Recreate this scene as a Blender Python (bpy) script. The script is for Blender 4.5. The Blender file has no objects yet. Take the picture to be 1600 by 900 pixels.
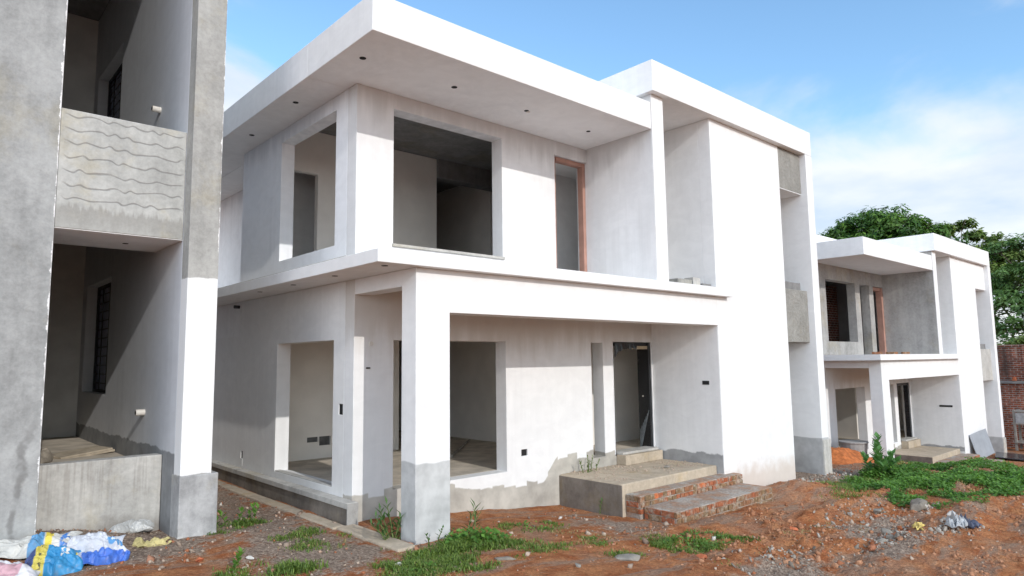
import bpy, bmesh, math, random
import numpy as np
from mathutils import Vector, Matrix

random.seed(7)
rng = np.random.default_rng(11)
S = bpy.context.scene
COL = S.collection
R = math.radians

# ------------------------------------------------------------------ camera
CAM = Vector((-4.326, -6.505, 2.0))
cam_d = bpy.data.cameras.new('camera')
cam = bpy.data.objects.new('camera', cam_d)
COL.objects.link(cam)
r_ = Vector((0.74691451, -0.66480746, -0.01223796))
u_ = Vector((-0.06215057, -0.0881274, 0.99416843))
f_ = Vector((0.66200908, 0.74179823, 0.1071418))
mw = Matrix.Identity(4)
for i in range(3):
    mw[i][0], mw[i][1], mw[i][2], mw[i][3] = r_[i], u_[i], -f_[i], CAM[i]
cam.matrix_world = mw
cam_d.sensor_width = 36
cam_d.lens = 1056.35 / 1600 * 36
cam_d.clip_start = 0.05
cam_d.clip_end = 3000
S.camera = cam

# ------------------------------------------------------------------ light
SUN_DIR = Vector((0.13, 1.0, -0.48)).normalized()      # direction the light travels
sun_elev = math.asin(-SUN_DIR.z)
sun_rot = math.atan2(-SUN_DIR.x, -SUN_DIR.y)
sun_d = bpy.data.lights.new('sun', 'SUN')
sun_d.energy = 2.02
sun_d.angle = R(0.5)
sun_d.color = (1.0, 0.968, 0.925)
sun = bpy.data.objects.new('sun', sun_d)
sun.rotation_euler = SUN_DIR.to_track_quat('-Z', 'Y').to_euler()
sun.location = (-3, -30, 20)
COL.objects.link(sun)

W = bpy.data.worlds.new('World')
S.world = W
W.use_nodes = True
nt = W.node_tree
nt.nodes.clear()
out = nt.nodes.new('ShaderNodeOutputWorld')
bg = nt.nodes.new('ShaderNodeBackground')
SKY_STRENGTH = 0.15
bg.inputs['Strength'].default_value = SKY_STRENGTH
sky = nt.nodes.new('ShaderNodeTexSky')
sky.sky_type = 'NISHITA'
sky.sun_disc = False
sky.sun_elevation = sun_elev
sky.sun_rotation = sun_rot
sky.air_density = 1.0
sky.dust_density = 0.6
sky.ozone_density = 1.2
tc = nt.nodes.new('ShaderNodeTexCoord')
sx = nt.nodes.new('ShaderNodeSeparateXYZ')
nt.links.new(tc.outputs['Generated'], sx.inputs[0])


def wmath(op, a, b=None, c=None, clamp=False):
    n = nt.nodes.new('ShaderNodeMath')
    n.operation = op
    n.use_clamp = clamp
    for i, v in enumerate((a, b, c)):
        if v is None:
            continue
        if isinstance(v, (int, float)):
            n.inputs[i].default_value = v
        else:
            nt.links.new(v, n.inputs[i])
    return n.outputs[0]


zz = wmath('ADD', wmath('MAXIMUM', sx.outputs[2], 0.0), 0.16)
cx = wmath('DIVIDE', sx.outputs[0], zz)
cy = wmath('DIVIDE', sx.outputs[1], zz)
cmb = nt.nodes.new('ShaderNodeCombineXYZ')
nt.links.new(cx, cmb.inputs[0])
nt.links.new(cy, cmb.inputs[1])
cmb.inputs[2].default_value = 14.8
cn1 = nt.nodes.new('ShaderNodeTexNoise')
cn1.inputs['Scale'].default_value = 1.05
cn1.inputs['Detail'].default_value = 7
cn1.inputs['Roughness'].default_value = 0.56
cn1.inputs['Distortion'].default_value = 0.5
nt.links.new(cmb.outputs[0], cn1.inputs['Vector'])
# more cloud low in the sky and towards both ends of the view
azl = wmath('MULTIPLY_ADD', sx.outputs[0], 0.64, wmath('MULTIPLY', sx.outputs[1], -0.77))   # + to the east
off = wmath('ABSOLUTE', wmath('ADD', azl, 0.02))
bias = wmath('MULTIPLY_ADD', off, 0.50, -0.13)
low = wmath('MULTIPLY', wmath('MAXIMUM', wmath('SUBTRACT', 0.37, sx.outputs[2]), -0.12), 0.75)
west_fill = wmath('MULTIPLY_ADD', sx.outputs[1], -0.10, wmath('MULTIPLY', sx.outputs[0], -1.0))     # west weight: unseen clouds thickened and brightened as added fill
west_fill = wmath('MAXIMUM', west_fill, 0.0)
cv = wmath('ADD', wmath('ADD', wmath('ADD', cn1.outputs[0], bias), low), wmath('MULTIPLY', west_fill, 0.16))
mr = nt.nodes.new('ShaderNodeMapRange')
mr.interpolation_type = 'SMOOTHSTEP'
mr.inputs['From Min'].default_value = 0.53
mr.inputs['From Max'].default_value = 0.70
nt.links.new(cv, mr.inputs[0])
cf = wmath('MULTIPLY', mr.outputs[0], 0.9)
tint = nt.nodes.new('ShaderNodeMix')
tint.data_type = 'RGBA'
tint.blend_type = 'MULTIPLY'
tint.inputs[0].default_value = 1.0
nt.links.new(sky.outputs[0], tint.inputs[6])
tint.inputs[7].default_value = (1.24, 1.50, 1.58, 1)
mixc = nt.nodes.new('ShaderNodeMix')
mixc.data_type = 'RGBA'
nt.links.new(cf, mixc.inputs[0])
nt.links.new(tint.outputs[2], mixc.inputs[6])
CLOUD = 5.6
west_gain = nt.nodes.new('ShaderNodeVectorMath')       # brightens the unseen western clouds, added fill for shaded walls
west_gain.operation = 'SCALE'
cn2 = nt.nodes.new('ShaderNodeTexNoise')           # bright tops and greyer undersides within the cloud
cn2.inputs['Scale'].default_value = 2.1
cn2.inputs['Detail'].default_value = 6
nt.links.new(cmb.outputs[0], cn2.inputs['Vector'])
crm = nt.nodes.new('ShaderNodeMix')
crm.data_type = 'RGBA'
mr2 = nt.nodes.new('ShaderNodeMapRange')
mr2.inputs['From Min'].default_value = 0.36
mr2.inputs['From Max'].default_value = 0.62
nt.links.new(cn2.outputs[0], mr2.inputs[0])
nt.links.new(mr2.outputs[0], crm.inputs[0])
crm.inputs[6].default_value = (CLOUD * 0.76, CLOUD * 0.88, CLOUD * 1.04, 1)
crm.inputs[7].default_value = (CLOUD * 1.10, CLOUD * 1.12, CLOUD * 1.14, 1)
nt.links.new(crm.outputs[2], west_gain.inputs[0])
nt.links.new(wmath('MULTIPLY_ADD', west_fill, 2.3, 0.90), west_gain.inputs['Scale'])
nt.links.new(west_gain.outputs[0], mixc.inputs[7])
nt.links.new(mixc.outputs[2], bg.inputs['Color'])
nt.links.new(bg.outputs[0], out.inputs['Surface'])

S.view_settings.view_transform = 'Standard'
S.view_settings.look = 'None'
S.view_settings.exposure = 0.27
S.view_settings.gamma = 1.0
S.view_settings.use_curve_mapping = False
try:
    S.cycles.max_bounces = 8
    S.cycles.diffuse_bounces = 5
    S.cycles.use_denoising = True
except Exception:
    pass

# ------------------------------------------------------------------ material helpers


class NB:
    """small wrapper for building node materials"""

    def __init__(self, name, rough=0.9, spec=0.3):
        self.m = bpy.data.materials.new(name)
        self.m.use_nodes = True
        self.t = self.m.node_tree
        self.bsdf = self.t.nodes['Principled BSDF']
        self.bsdf.inputs['Roughness'].default_value = rough
        self.bsdf.inputs['Specular IOR Level'].default_value = spec
        tcn = self.t.nodes.new('ShaderNodeTexCoord')
        self.obj = tcn.outputs['Object']
        s = self.t.nodes.new('ShaderNodeSeparateXYZ')
        self.t.links.new(self.obj, s.inputs[0])
        self.x, self.y, self.z = s.outputs[0], s.outputs[1], s.outputs[2]

    def put(self, sock, v):
        if hasattr(v, 'is_output') or hasattr(v, 'links'):
            self.t.links.new(v, sock)
        else:
            sock.default_value = v

    def math(self, op, a, b=None, c=None, clamp=False):
        n = self.t.nodes.new('ShaderNodeMath')
        n.operation = op
        n.use_clamp = clamp
        for i, v in enumerate((a, b, c)):
            if v is not None:
                self.put(n.inputs[i], v)
        return n.outputs[0]

    def scaled(self, sc):
        n = self.t.nodes.new('ShaderNodeVectorMath')
        n.operation = 'MULTIPLY'
        self.t.links.new(self.obj, n.inputs[0])
        n.inputs[1].default_value = sc
        return n.outputs[0]

    def noise(self, scale, detail=4, rough=0.55, vec=None, dist=0.0):
        n = self.t.nodes.new('ShaderNodeTexNoise')
        n.inputs['Scale'].default_value = scale
        n.inputs['Detail'].default_value = detail
        n.inputs['Roughness'].default_value = rough
        n.inputs['Distortion'].default_value = dist
        self.t.links.new(vec if vec is not None else self.obj, n.inputs['Vector'])
        return n.outputs[0]

    def ramp(self, v, a, b, lo=0.0, hi=1.0):
        n = self.t.nodes.new('ShaderNodeMapRange')
        n.interpolation_type = 'SMOOTHSTEP'
        self.put(n.inputs[0], v)
        n.inputs[1].default_value = a
        n.inputs[2].default_value = b
        n.inputs[3].default_value = lo
        n.inputs[4].default_value = hi
        return n.outputs[0]

    def mix(self, f, a, b, mode='MIX'):
        n = self.t.nodes.new('ShaderNodeMix')
        n.data_type = 'RGBA'
        n.blend_type = mode
        self.put(n.inputs[0], f)
        for i, v in ((6, a), (7, b)):
            if isinstance(v, tuple):
                n.inputs[i].default_value = v if len(v) == 4 else (*v, 1)
            else:
                self.t.links.new(v, n.inputs[i])
        return n.outputs[2]

    def grey(self, v):
        n = self.t.nodes.new('ShaderNodeCombineColor')
        for i in range(3):
            self.put(n.inputs[i], v)
        return n.outputs[0]

    def attr(self, name):
        n = self.t.nodes.new('ShaderNodeAttribute')
        n.attribute_name = name
        return n.outputs['Fac']

    def attr_col(self, name):
        n = self.t.nodes.new('ShaderNodeAttribute')
        n.attribute_name = name
        return n.outputs['Color']

    def col(self, v):
        if isinstance(v, tuple):
            self.bsdf.inputs['Base Color'].default_value = v if len(v) == 4 else (*v, 1)
        else:
            self.t.links.new(v, self.bsdf.inputs['Base Color'])

    def bump(self, h, strength=0.3, dist=0.01):
        n = self.t.nodes.new('ShaderNodeBump')
        n.inputs['Strength'].default_value = strength
        n.inputs['Distance'].default_value = dist
        self.t.links.new(h, n.inputs['Height'])
        self.t.links.new(n.outputs[0], self.bsdf.inputs['Normal'])


def simple(name, c, rough=0.8, var=0.15, scale=8, spec=0.3, bump=0.15, bscale=40):
    b = NB(name, rough, spec)
    n = b.noise(scale, 5)
    f = b.ramp(n, 0.3, 0.7, 1 - var, 1 + var)
    b.col(b.mix(1.0, c, b.grey(f), 'MULTIPLY'))
    if bump:
        b.bump(b.noise(bscale, 3), bump, 0.006)
    return b.m


WHITE = (0.765, 0.762, 0.755)
CEM = (0.36, 0.35, 0.335)
CEMB = (0.40, 0.405, 0.41)


def plaster(name, paint=WHITE, base=CEMB, zline=None, amp=0.10, freq=3.0, streak=0.05, primer=0.0, xslope=None, dirt=0.0, top=None):
    """painted render: the coat stops along an uneven line above the bare plinth"""
    b = NB(name, 0.85, 0.25)
    big = b.noise(0.9, 4)
    mid = b.noise(5, 5)
    strk = b.noise(1.0, 4, vec=b.scaled((9, 9, 0.45)))
    fine = b.noise(70, 2)
    k = b.math('ADD', b.ramp(big, 0.3, 0.7, -0.03, 0.02), b.ramp(mid, 0.3, 0.7, -0.02, 0.015))
    sm_ = b.ramp(b.noise(0.55, 3), 0.38, 0.62, 0.1, 1.0)
    k = b.math('ADD', k, b.math('MULTIPLY', sm_, b.ramp(strk, 0.3, 0.75, -streak * .8, streak * 0.4)))
    tro = b.noise(2.2, 6, 0.6, vec=b.scaled((1, 1, 1.6)), dist=1.6)
    k = b.math('ADD', k, b.ramp(tro, 0.3, 0.7, -0.035, 0.02))
    c = b.mix(1.0, paint, b.grey(b.math('ADD', k, 1.0)), 'MULTIPLY')
    if primer:
        pm = b.ramp(b.math('ADD', b.math('MULTIPLY', big, 0.6), b.math('MULTIPLY', strk, 0.4)), 0.40, 0.60, 0.0, primer)
        c = b.mix(pm, c, (0.56, 0.555, 0.55))
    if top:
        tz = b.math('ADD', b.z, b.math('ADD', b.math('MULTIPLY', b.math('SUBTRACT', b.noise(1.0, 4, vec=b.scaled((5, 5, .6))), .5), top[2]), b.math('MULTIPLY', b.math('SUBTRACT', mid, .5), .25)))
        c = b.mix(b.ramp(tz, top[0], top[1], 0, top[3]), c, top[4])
    if dirt:
        dm = b.ramp(b.math('ADD', b.z, b.math('MULTIPLY', b.noise(4, 5), 0.5)), 0.1, 0.45, dirt, 0.0)
        c = b.mix(dm, c, (0.42, 0.30, 0.20))
    if zline is not None:
        nb = b.noise(freq, 2)
        nb2 = b.noise(freq * 7, 3)
        h = b.math('ADD', b.math('MULTIPLY', b.math('SUBTRACT', nb, 0.5), amp * 3),
                   b.math('MULTIPLY', b.math('SUBTRACT', nb2, 0.5), amp * 0.5))
        d = b.math('ADD', b.math('SUBTRACT', b.z, zline), h)
        for (xa, xb, dz_) in (xslope or ()):
            d = b.math('SUBTRACT', d, b.ramp(b.x, xa, xb, 0.0, dz_))
        if xslope:
            wn = b.t.nodes.new('ShaderNodeTexWhiteNoise')
            wn.noise_dimensions = '1D'
            b.t.links.new(b.math('FLOOR', b.math('MULTIPLY', b.x, 4.3)), wn.inputs['W'])
            d = b.math('SUBTRACT', d, b.math('MULTIPLY', wn.outputs[0], 0.13))
        pf = b.ramp(d, -0.012, 0.012)
        g = b.mix(1.0, base, b.grey(b.math('ADD', b.ramp(mid, 0.3, 0.7, -0.14, 0.12), b.math('ADD', 1.0, b.ramp(big, .35, .65, -.12, .1)))), 'MULTIPLY')
        c = b.mix(pf, g, c)
    b.col(c)
    b.bump(b.math('ADD', b.math('MULTIPLY', fine, 0.35), b.math('MULTIPLY', mid, 0.9)), 0.16, 0.014)
    return b.m


def cement(name, base=CEM, contrast=1.0, grooves=False, edge=None, paint=None, stain=0.0, drips=0.0, splash=None, run=None):
    """bare cement render: blotches, water marks, optional key scratches"""
    b = NB(name, 0.92, 0.2)
    n1 = b.noise(0.8, 6, 0.6)
    n2 = b.noise(3.2, 6, 0.62, dist=0.6)
    n3 = b.noise(17, 4)
    st = b.noise(1.0, 5, vec=b.scaled((6, 6, 0.5)))
    k = b.math('ADD', b.ramp(n1, 0.25, 0.75, -0.14 * contrast, 0.12 * contrast), b.ramp(n2, 0.25, 0.75, -0.10 * contrast, 0.09 * contrast))
    k = b.math('ADD', k, b.math('ADD', b.ramp(n3, 0.3, 0.7, -0.07, 0.06), b.ramp(b.noise(48, 4, .7), .3, .7, -.05, .05)))
    k = b.math('ADD', k, b.ramp(st, 0.35, 0.7, -0.09 * contrast, 0.05))
    c = b.mix(1.0, base, b.grey(b.math('ADD', k, 1.0)), 'MULTIPLY')
    spot = b.math('MULTIPLY', b.ramp(b.noise(1.9, 7, .72), .60, .70, 0, 1), b.ramp(n3, .35, .6, .3, 1))
    c = b.mix(b.math('MULTIPLY', spot, 0.42), c, (0.17, 0.16, 0.135))
    warm = b.ramp(b.noise(1.1, 7, .68), 0.50, 0.66, 0.0, 0.7 + stain)
    c = b.mix(warm, c, b.mix(1.0, c, (0.98, 0.92, 0.79), 'MULTIPLY'))
    h = b.math('ADD', b.math('MULTIPLY', n3, 0.5), n2)
    if grooves:
        # seven wavy key scratches drawn in the wet render
        wav = b.math('MULTIPLY', b.math('SINE', b.math('MULTIPLY_ADD', b.x, 27, b.math('MULTIPLY', b.noise(2.2, 1), 16))), 0.016)
        d = b.math('ADD', b.math('ADD', b.z, wav), b.math('MULTIPLY', b.math('SUBTRACT', b.noise(1.7, 2), 0.5), 0.10))
        fr = b.math('ABSOLUTE', b.math('SUBTRACT', b.math('FRACT', b.math('DIVIDE', d, 0.158)), 0.5))
        ln = b.ramp(fr, 0.03, 0.085, 1.0, 0.0)
        zone = b.math('MULTIPLY', b.math('MULTIPLY', b.ramp(b.z, 3.82, 3.86), b.ramp(b.z, 4.84, 4.87, 1, 0)), b.math('MULTIPLY', b.ramp(b.x, -3.18, -3.10), b.ramp(b.x, -1.95, -1.89, 1, 0.0)))
        ln = b.math('MULTIPLY', ln, zone)
        ln = b.math('MULTIPLY', ln, b.ramp(b.noise(5, 3), 0.28, 0.5, 0.45, 1.0))
        c = b.mix(b.math('MULTIPLY', ln, 0.55), c, (0.13, 0.125, 0.12))
        damp = b.math('ADD', b.z, b.math('MULTIPLY', b.noise(1.0, 4, vec=b.scaled((14, 1, 1.2))), 0.42))
        dm = b.math('MULTIPLY', b.ramp(damp, 3.95, 4.02, 0.5, 0.0), b.ramp(damp, 3.55, 3.95, 0.25, 1.0))
        c = b.mix(dm, c, (0.21, 0.20, 0.18))
        h = b.math('SUBTRACT', h, b.math('MULTIPLY', ln, 4.0))
    if drips:
        dn = b.noise(1.0, 5, 0.6, vec=b.scaled((22, 22, 0.9)))
        dz_ = b.ramp(b.z, 0.2, 0.9, 0.4, 1.0)
        c = b.mix(b.math('MULTIPLY', b.ramp(dn, .46, .66, 0, drips), dz_), c, (0.19, 0.165, 0.14))
        lo = b.ramp(b.math('ADD', b.z, b.math('MULTIPLY', b.noise(3, 5), .5)), .25, .55, .55, 0)
        c = b.mix(lo, c, (0.17, 0.15, 0.13))
    if splash is not None:
        sp = b.ramp(b.math('ADD', b.z, b.math('MULTIPLY', b.noise(7, 6, .7), .30)), splash, splash + .10, 1, 0)
        c = b.mix(b.math('MULTIPLY', sp, b.ramp(n3, .35, .6, .35, 1)), c, (0.62, 0.62, 0.60))
        sp2 = b.ramp(b.noise(1.0, 4, vec=b.scaled((5, 5, 1.4))), .50, .66, 0, .4)
        c = b.mix(sp2, c, (0.20, 0.20, 0.20))
    if run is not None:
        rd = b.math('ABSOLUTE', b.math('ADD', b.math('SUBTRACT', b.x, run), b.math('ADD', b.math('MULTIPLY', b.z, -0.10), b.math('MULTIPLY', b.math('SUBTRACT', b.noise(1.6, 5, .65), .5), .45))))
        rm = b.math('MULTIPLY', b.ramp(rd, .015, .07, .6, 0), b.math('MULTIPLY', b.ramp(b.z, 1.1, 1.6, 1, 0), b.ramp(b.noise(6, 5), .35, .55, .2, 1)))
        c = b.mix(rm, c, (0.13, 0.125, 0.12))
    if edge is not None:
        for ex in edge:
            dd = b.math('ABSOLUTE', b.math('SUBTRACT', b.x, ex))
            wch = b.math('MULTIPLY', b.ramp(b.noise(3.5, 7, 0.75), 0.45, 0.75), 0.030)
            em = b.ramp(b.math('SUBTRACT', dd, wch), -0.003, 0.003, 1.0, 0.0)
            c = b.mix(em, c, WHITE)
    if paint is not None:
        z0, z1 = paint
        nn = b.math('MULTIPLY', b.math('SUBTRACT', b.noise(9, 3), 0.5), 0.05)
        zz_ = b.math('ADD', b.z, nn)
        pm = b.math('MULTIPLY', b.ramp(zz_, z0 - .008, z0 + .008), b.ramp(zz_, z1 - .008, z1 + .008, 1, 0))
        c = b.mix(pm, c, WHITE)
    b.col(c)
    b.bump(h, 0.25, 0.02)
    return b.m


def brick_mat(name, c1=(0.30, 0.085, 0.045), c2=(0.17, 0.055, 0.035), mortar=(0.28, 0.25, 0.22), axis='x', scale=1.0, stain=0.0):
    b = NB(name, 0.9, 0.2)
    cb = b.t.nodes.new('ShaderNodeCombineXYZ')
    b.t.links.new(b.x if axis == 'x' else b.y, cb.inputs[0])
    b.t.links.new(b.z, cb.inputs[1])
    br = b.t.nodes.new('ShaderNodeTexBrick')
    b.t.links.new(cb.outputs[0], br.inputs['Vector'])
    br.inputs['Scale'].default_value = scale
    br.inputs['Brick Width'].default_value = 0.23
    br.inputs['Row Height'].default_value = 0.085
    br.inputs['Mortar Size'].default_value = 0.012
    br.inputs['Color1'].default_value = (*c1, 1)
    br.inputs['Color2'].default_value = (*c2, 1)
    br.inputs['Mortar'].default_value = (*mortar, 1)
    n = b.noise(6, 5)
    c = b.mix(1.0, br.outputs['Color'], b.grey(b.ramp(n, 0.3, 0.7, 0.65, 1.3)), 'MULTIPLY')
    if stain:
        s = b.ramp(b.noise(1.0, 4, vec=b.scaled((1.1, 1.1, 0.25))), 0.5, 0.7, 0, stain)
        c = b.mix(s, c, (0.05, 0.04, 0.035))
        s2 = b.ramp(b.noise(1.3, 3, vec=b.scaled((1.8, 1.8, 0.12))), 0.62, 0.68, 0, 0.5)
        c = b.mix(s2, c, (0.38, 0.30, 0.24))
    b.col(c)
    b.bump(b.math('ADD', br.outputs['Fac'], b.math('MULTIPLY', n, -0.6)), -0.5, 0.012)
    return b.m


def tone_mat(name, lo, hi, rough=0.9, bump=0.2, extra=None, trans=0.0):
    """colour picked per face between two by the 'tone' attribute"""
    b = NB(name, rough, 0.25)
    t = b.attr('tone')
    c = b.mix(t, lo, hi)
    n = b.noise(30, 3)
    c = b.mix(1.0, c, b.grey(b.ramp(n, 0.3, 0.7, 0.8, 1.15)), 'MULTIPLY')
    b.col(c)
    if bump:
        b.bump(n, bump, 0.005)
    return b.m


def leaf_mat(name, dark, light, rough=0.5, trans=0.25):
    b = NB(name, rough, 0.4)
    t = b.attr('tone')
    c = b.mix(t, dark, light)
    b.col(c)
    tr = b.t.nodes.new('ShaderNodeBsdfTranslucent')
    b.t.links.new(b.mix(1.0, c, (1.2, 1.35, 0.6), 'MULTIPLY'), tr.inputs['Color'])
    ms = b.t.nodes.new('ShaderNodeMixShader')
    ms.inputs[0].default_value = trans
    b.t.links.new(b.bsdf.outputs[0], ms.inputs[1])
    b.t.links.new(tr.outputs[0], ms.inputs[2])
    b.t.links.new(ms.outputs[0], b.t.nodes['Material Output'].inputs['Surface'])
    return b.m


# ------------------------------------------------------------------ object helpers


def empty(name, loc, label=None, cat=None, group=None, rotz=0.0):
    o = bpy.data.objects.new(name, None)
    o.location = loc
    o.rotation_euler = (0, 0, rotz)
    o.empty_display_size = 0.3
    COL.objects.link(o)
    tag(o, label, cat, group)
    return o


def tag(o, label=None, cat=None, group=None, kind=None):
    if label:
        o['label'] = label
    if cat:
        o['category'] = cat
    if group:
        o['group'] = group
    if kind:
        o['kind'] = kind
    return o


def add_bevel(o, w=0.006, seg=2):
    m = o.modifiers.new('bevel', 'BEVEL')
    m.width = w
    m.segments = seg
    m.limit_method = 'ANGLE'
    m.angle_limit = R(40)
    return o


def mesh_obj(name, verts, faces, mat, parent=None, smooth=False, tone=None, mats=None, midx=None, loc=None):
    me = bpy.data.meshes.new(name)
    me.from_pydata([tuple(v) for v in verts], [], [tuple(f) for f in faces])
    if tone is not None:
        a = me.attributes.new('tone', 'FLOAT', 'FACE')
        a.data.foreach_set('value', np.asarray(tone, dtype=np.float32))
    for m in (mats or [mat]):
        me.materials.append(m)
    if midx is not None:
        me.polygons.foreach_set('material_index', np.asarray(midx, dtype=np.int32))
    if smooth:
        me.polygons.foreach_set('use_smooth', [True] * len(me.polygons))
    me.update()
    o = bpy.data.objects.new(name, me)
    if loc is not None:
        o.location = loc
    COL.objects.link(o)
    if parent:
        o.parent = parent
    return o


class Geo:
    """collects boxes, panels and prisms into one mesh"""

    def __init__(self):
        self.v, self.f, self.t = [], [], []

    def box(self, x0, x1, y0, y1, z0, z1, tone=0.5, rot=None, piv=None):
        b = len(self.v)
        vs = [(x, y, z) for z in (z0, z1) for y in (y0, y1) for x in (x0, x1)]
        if rot is not None:
            p = Vector(piv) if piv is not None else Vector(((x0 + x1) / 2, (y0 + y1) / 2, (z0 + z1) / 2))
            vs = [tuple(rot @ (Vector(q) - p) + p) for q in vs]
        self.v += vs
        for q in ((0, 2, 3, 1), (4, 5, 7, 6), (0, 1, 5, 4), (1, 3, 7, 5), (3, 2, 6, 7), (2, 0, 4, 6)):
            self.f.append(tuple(b + i for i in q))
            self.t.append(tone)
        return self

    def panel(self, axis, a0, a1, z0, z1, c, t, holes=(), tone=0.5):
        """upright wall running along axis, from c to c+t on the other axis, with openings (a0, a1, z0, z1)"""
        As = sorted({a0, a1, *[h[0] for h in holes], *[h[1] for h in holes]})
        Zs = sorted({z0, z1, *[h[2] for h in holes], *[h[3] for h in holes]})
        As = [a for a in As if a0 <= a <= a1]
        
        Zs = [z for z in Zs if z0 <= z <= z1]
        idx = {}

        def vert(i, j, s):
            k = (i, j, s)
            if k not in idx:
                d = c + (t if s else 0)
                idx[k] = len(self.v)
                self.v.append((As[i], d, Zs[j]) if axis == 'x' else (d, As[i], Zs[j]))
            return idx[k]

        def solid(i, j):
            if i < 0 or j < 0 or i >= len(As) - 1 or j >= len(Zs) - 1:
                return False
            m, n = (As[i] + As[i + 1]) / 2, (Zs[j] + Zs[j + 1]) / 2
            return not any(h[0] < m < h[1] and h[2] < n < h[3] for h in holes)

        def face(*q):
            self.f.append(q if axis == 'x' else q[::-1])
            self.t.append(tone)

        for i in range(len(As) - 1):
            for j in range(len(Zs) - 1):
                if not solid(i, j):
                    continue
                face(vert(i, j, 0), vert(i + 1, j, 0), vert(i + 1, j + 1, 0), vert(i, j + 1, 0))
                face(vert(i, j + 1, 1), vert(i + 1, j + 1, 1), vert(i + 1, j, 1), vert(i, j, 1))
                if not solid(i - 1, j):
                    face(vert(i, j, 1), vert(i, j, 0), vert(i, j + 1, 0), vert(i, j + 1, 1))
                if not solid(i + 1, j):
                    face(vert(i + 1, j, 0), vert(i + 1, j, 1), vert(i + 1, j + 1, 1), vert(i + 1, j + 1, 0))
                if not solid(i, j - 1):
                    face(vert(i, j, 1), vert(i + 1, j, 1), vert(i + 1, j, 0), vert(i, j, 0))
                if not solid(i, j + 1):
                    face(vert(i, j + 1, 0), vert(i + 1, j + 1, 0), vert(i + 1, j + 1, 1), vert(i, j + 1, 1))
        return self

    def prism(self, pts, z0, z1, tone=0.5):
        b = len(self.v)
        n = len(pts)
        self.v += [(x, y, z0) for x, y in pts] + [(x, y, z1) for x, y in pts]
        self.f.append(tuple(b + i for i in reversed(range(n))))
        self.f.append(tuple(b + n + i for i in range(n)))
        self.t += [tone, tone]
        for i in range(n):
            j = (i + 1) % n
            self.f.append((b + i, b + j, b + n + j, b + n + i))
            self.t.append(tone)
        return self

    def tube(self, p0, p1, r0, r1=None, n=10, tone=0.5, caps=True):
        r1 = r0 if r1 is None else r1
        p0, p1 = Vector(p0), Vector(p1)
        d = (p1 - p0).normalized()
        a = d.orthogonal().normalized()
        e = d.cross(a)
        b = len(self.v)
        for p, r in ((p0, r0), (p1, r1)):
            for k in range(n):
                th = 2 * math.pi * k / n
                self.v.append(tuple(p + a * (r * math.cos(th)) + e * (r * math.sin(th))))
        for k in range(n):
            j = (k + 1) % n
            self.f.append((b + k, b + j, b + n + j, b + n + k))
            self.t.append(tone)
        if caps:
            self.f.append(tuple(b + k for k in reversed(range(n))))
            self.f.append(tuple(b + n + k for k in range(n)))
            self.t += [tone, tone]
        return self

    def build(self, name, mat, parent=None, bevel=0.0, tone=False, smooth=False, loc=None):
        o = mesh_obj(name, self.v, self.f, mat, parent, smooth, self.t if tone else None, loc=loc)
        if bevel:
            add_bevel(o, bevel)
        return o


def vnoise(x, y, seed=0):
    """smooth value noise on arrays"""
    x = np.asarray(x, float)
    y = np.asarray(y, float)
    xi, yi = np.floor(x).astype(np.int64), np.floor(y).astype(np.int64)
    fx, fy = x - xi, y - yi
    fx, fy = fx * fx * (3 - 2 * fx), fy * fy * (3 - 2 * fy)

    def h(a, b):
        n = (a * 374761393 + b * 668265263 + seed * 974634437) & 0xFFFFFFFF
        n = ((n ^ (n >> 13)) * 1274126177) & 0xFFFFFFFF
        return ((n ^ (n >> 16)) & 0xFFFF) / 65535.0

    return (h(xi, yi) * (1 - fx) + h(xi + 1, yi) * fx) * (1 - fy) + (h(xi, yi + 1) * (1 - fx) + h(xi + 1, yi + 1) * fx) * fy


def fbm(x, y, seed=0, oct=4):
    s, a, t = 0, 1.0, 0
    for o in range(oct):
        s = s + a * vnoise(x * 2 ** o, y * 2 ** o, seed + o * 7)
        t += a
        a *= 0.5
    return s / t


# ------------------------------------------------------------------ ground
GX = [0.3, 3.75, 9, 12.5, 14.3, 16, 18, 21, 25, 28, 40, 400]
GZ = [0.0, -0.33, -0.40, -0.50, -0.62, -0.86, -1.12, -1.30, -1.46, -1.65, -2.1, -2.4]


def g0(x):
    return np.interp(x, GX, GZ)


def blob(x, y, cx, cy, rx, ry):
    return np.clip(1 - np.sqrt(((x - cx) / rx) ** 2 + ((y - cy) / ry) ** 2), 0, 1)


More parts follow.
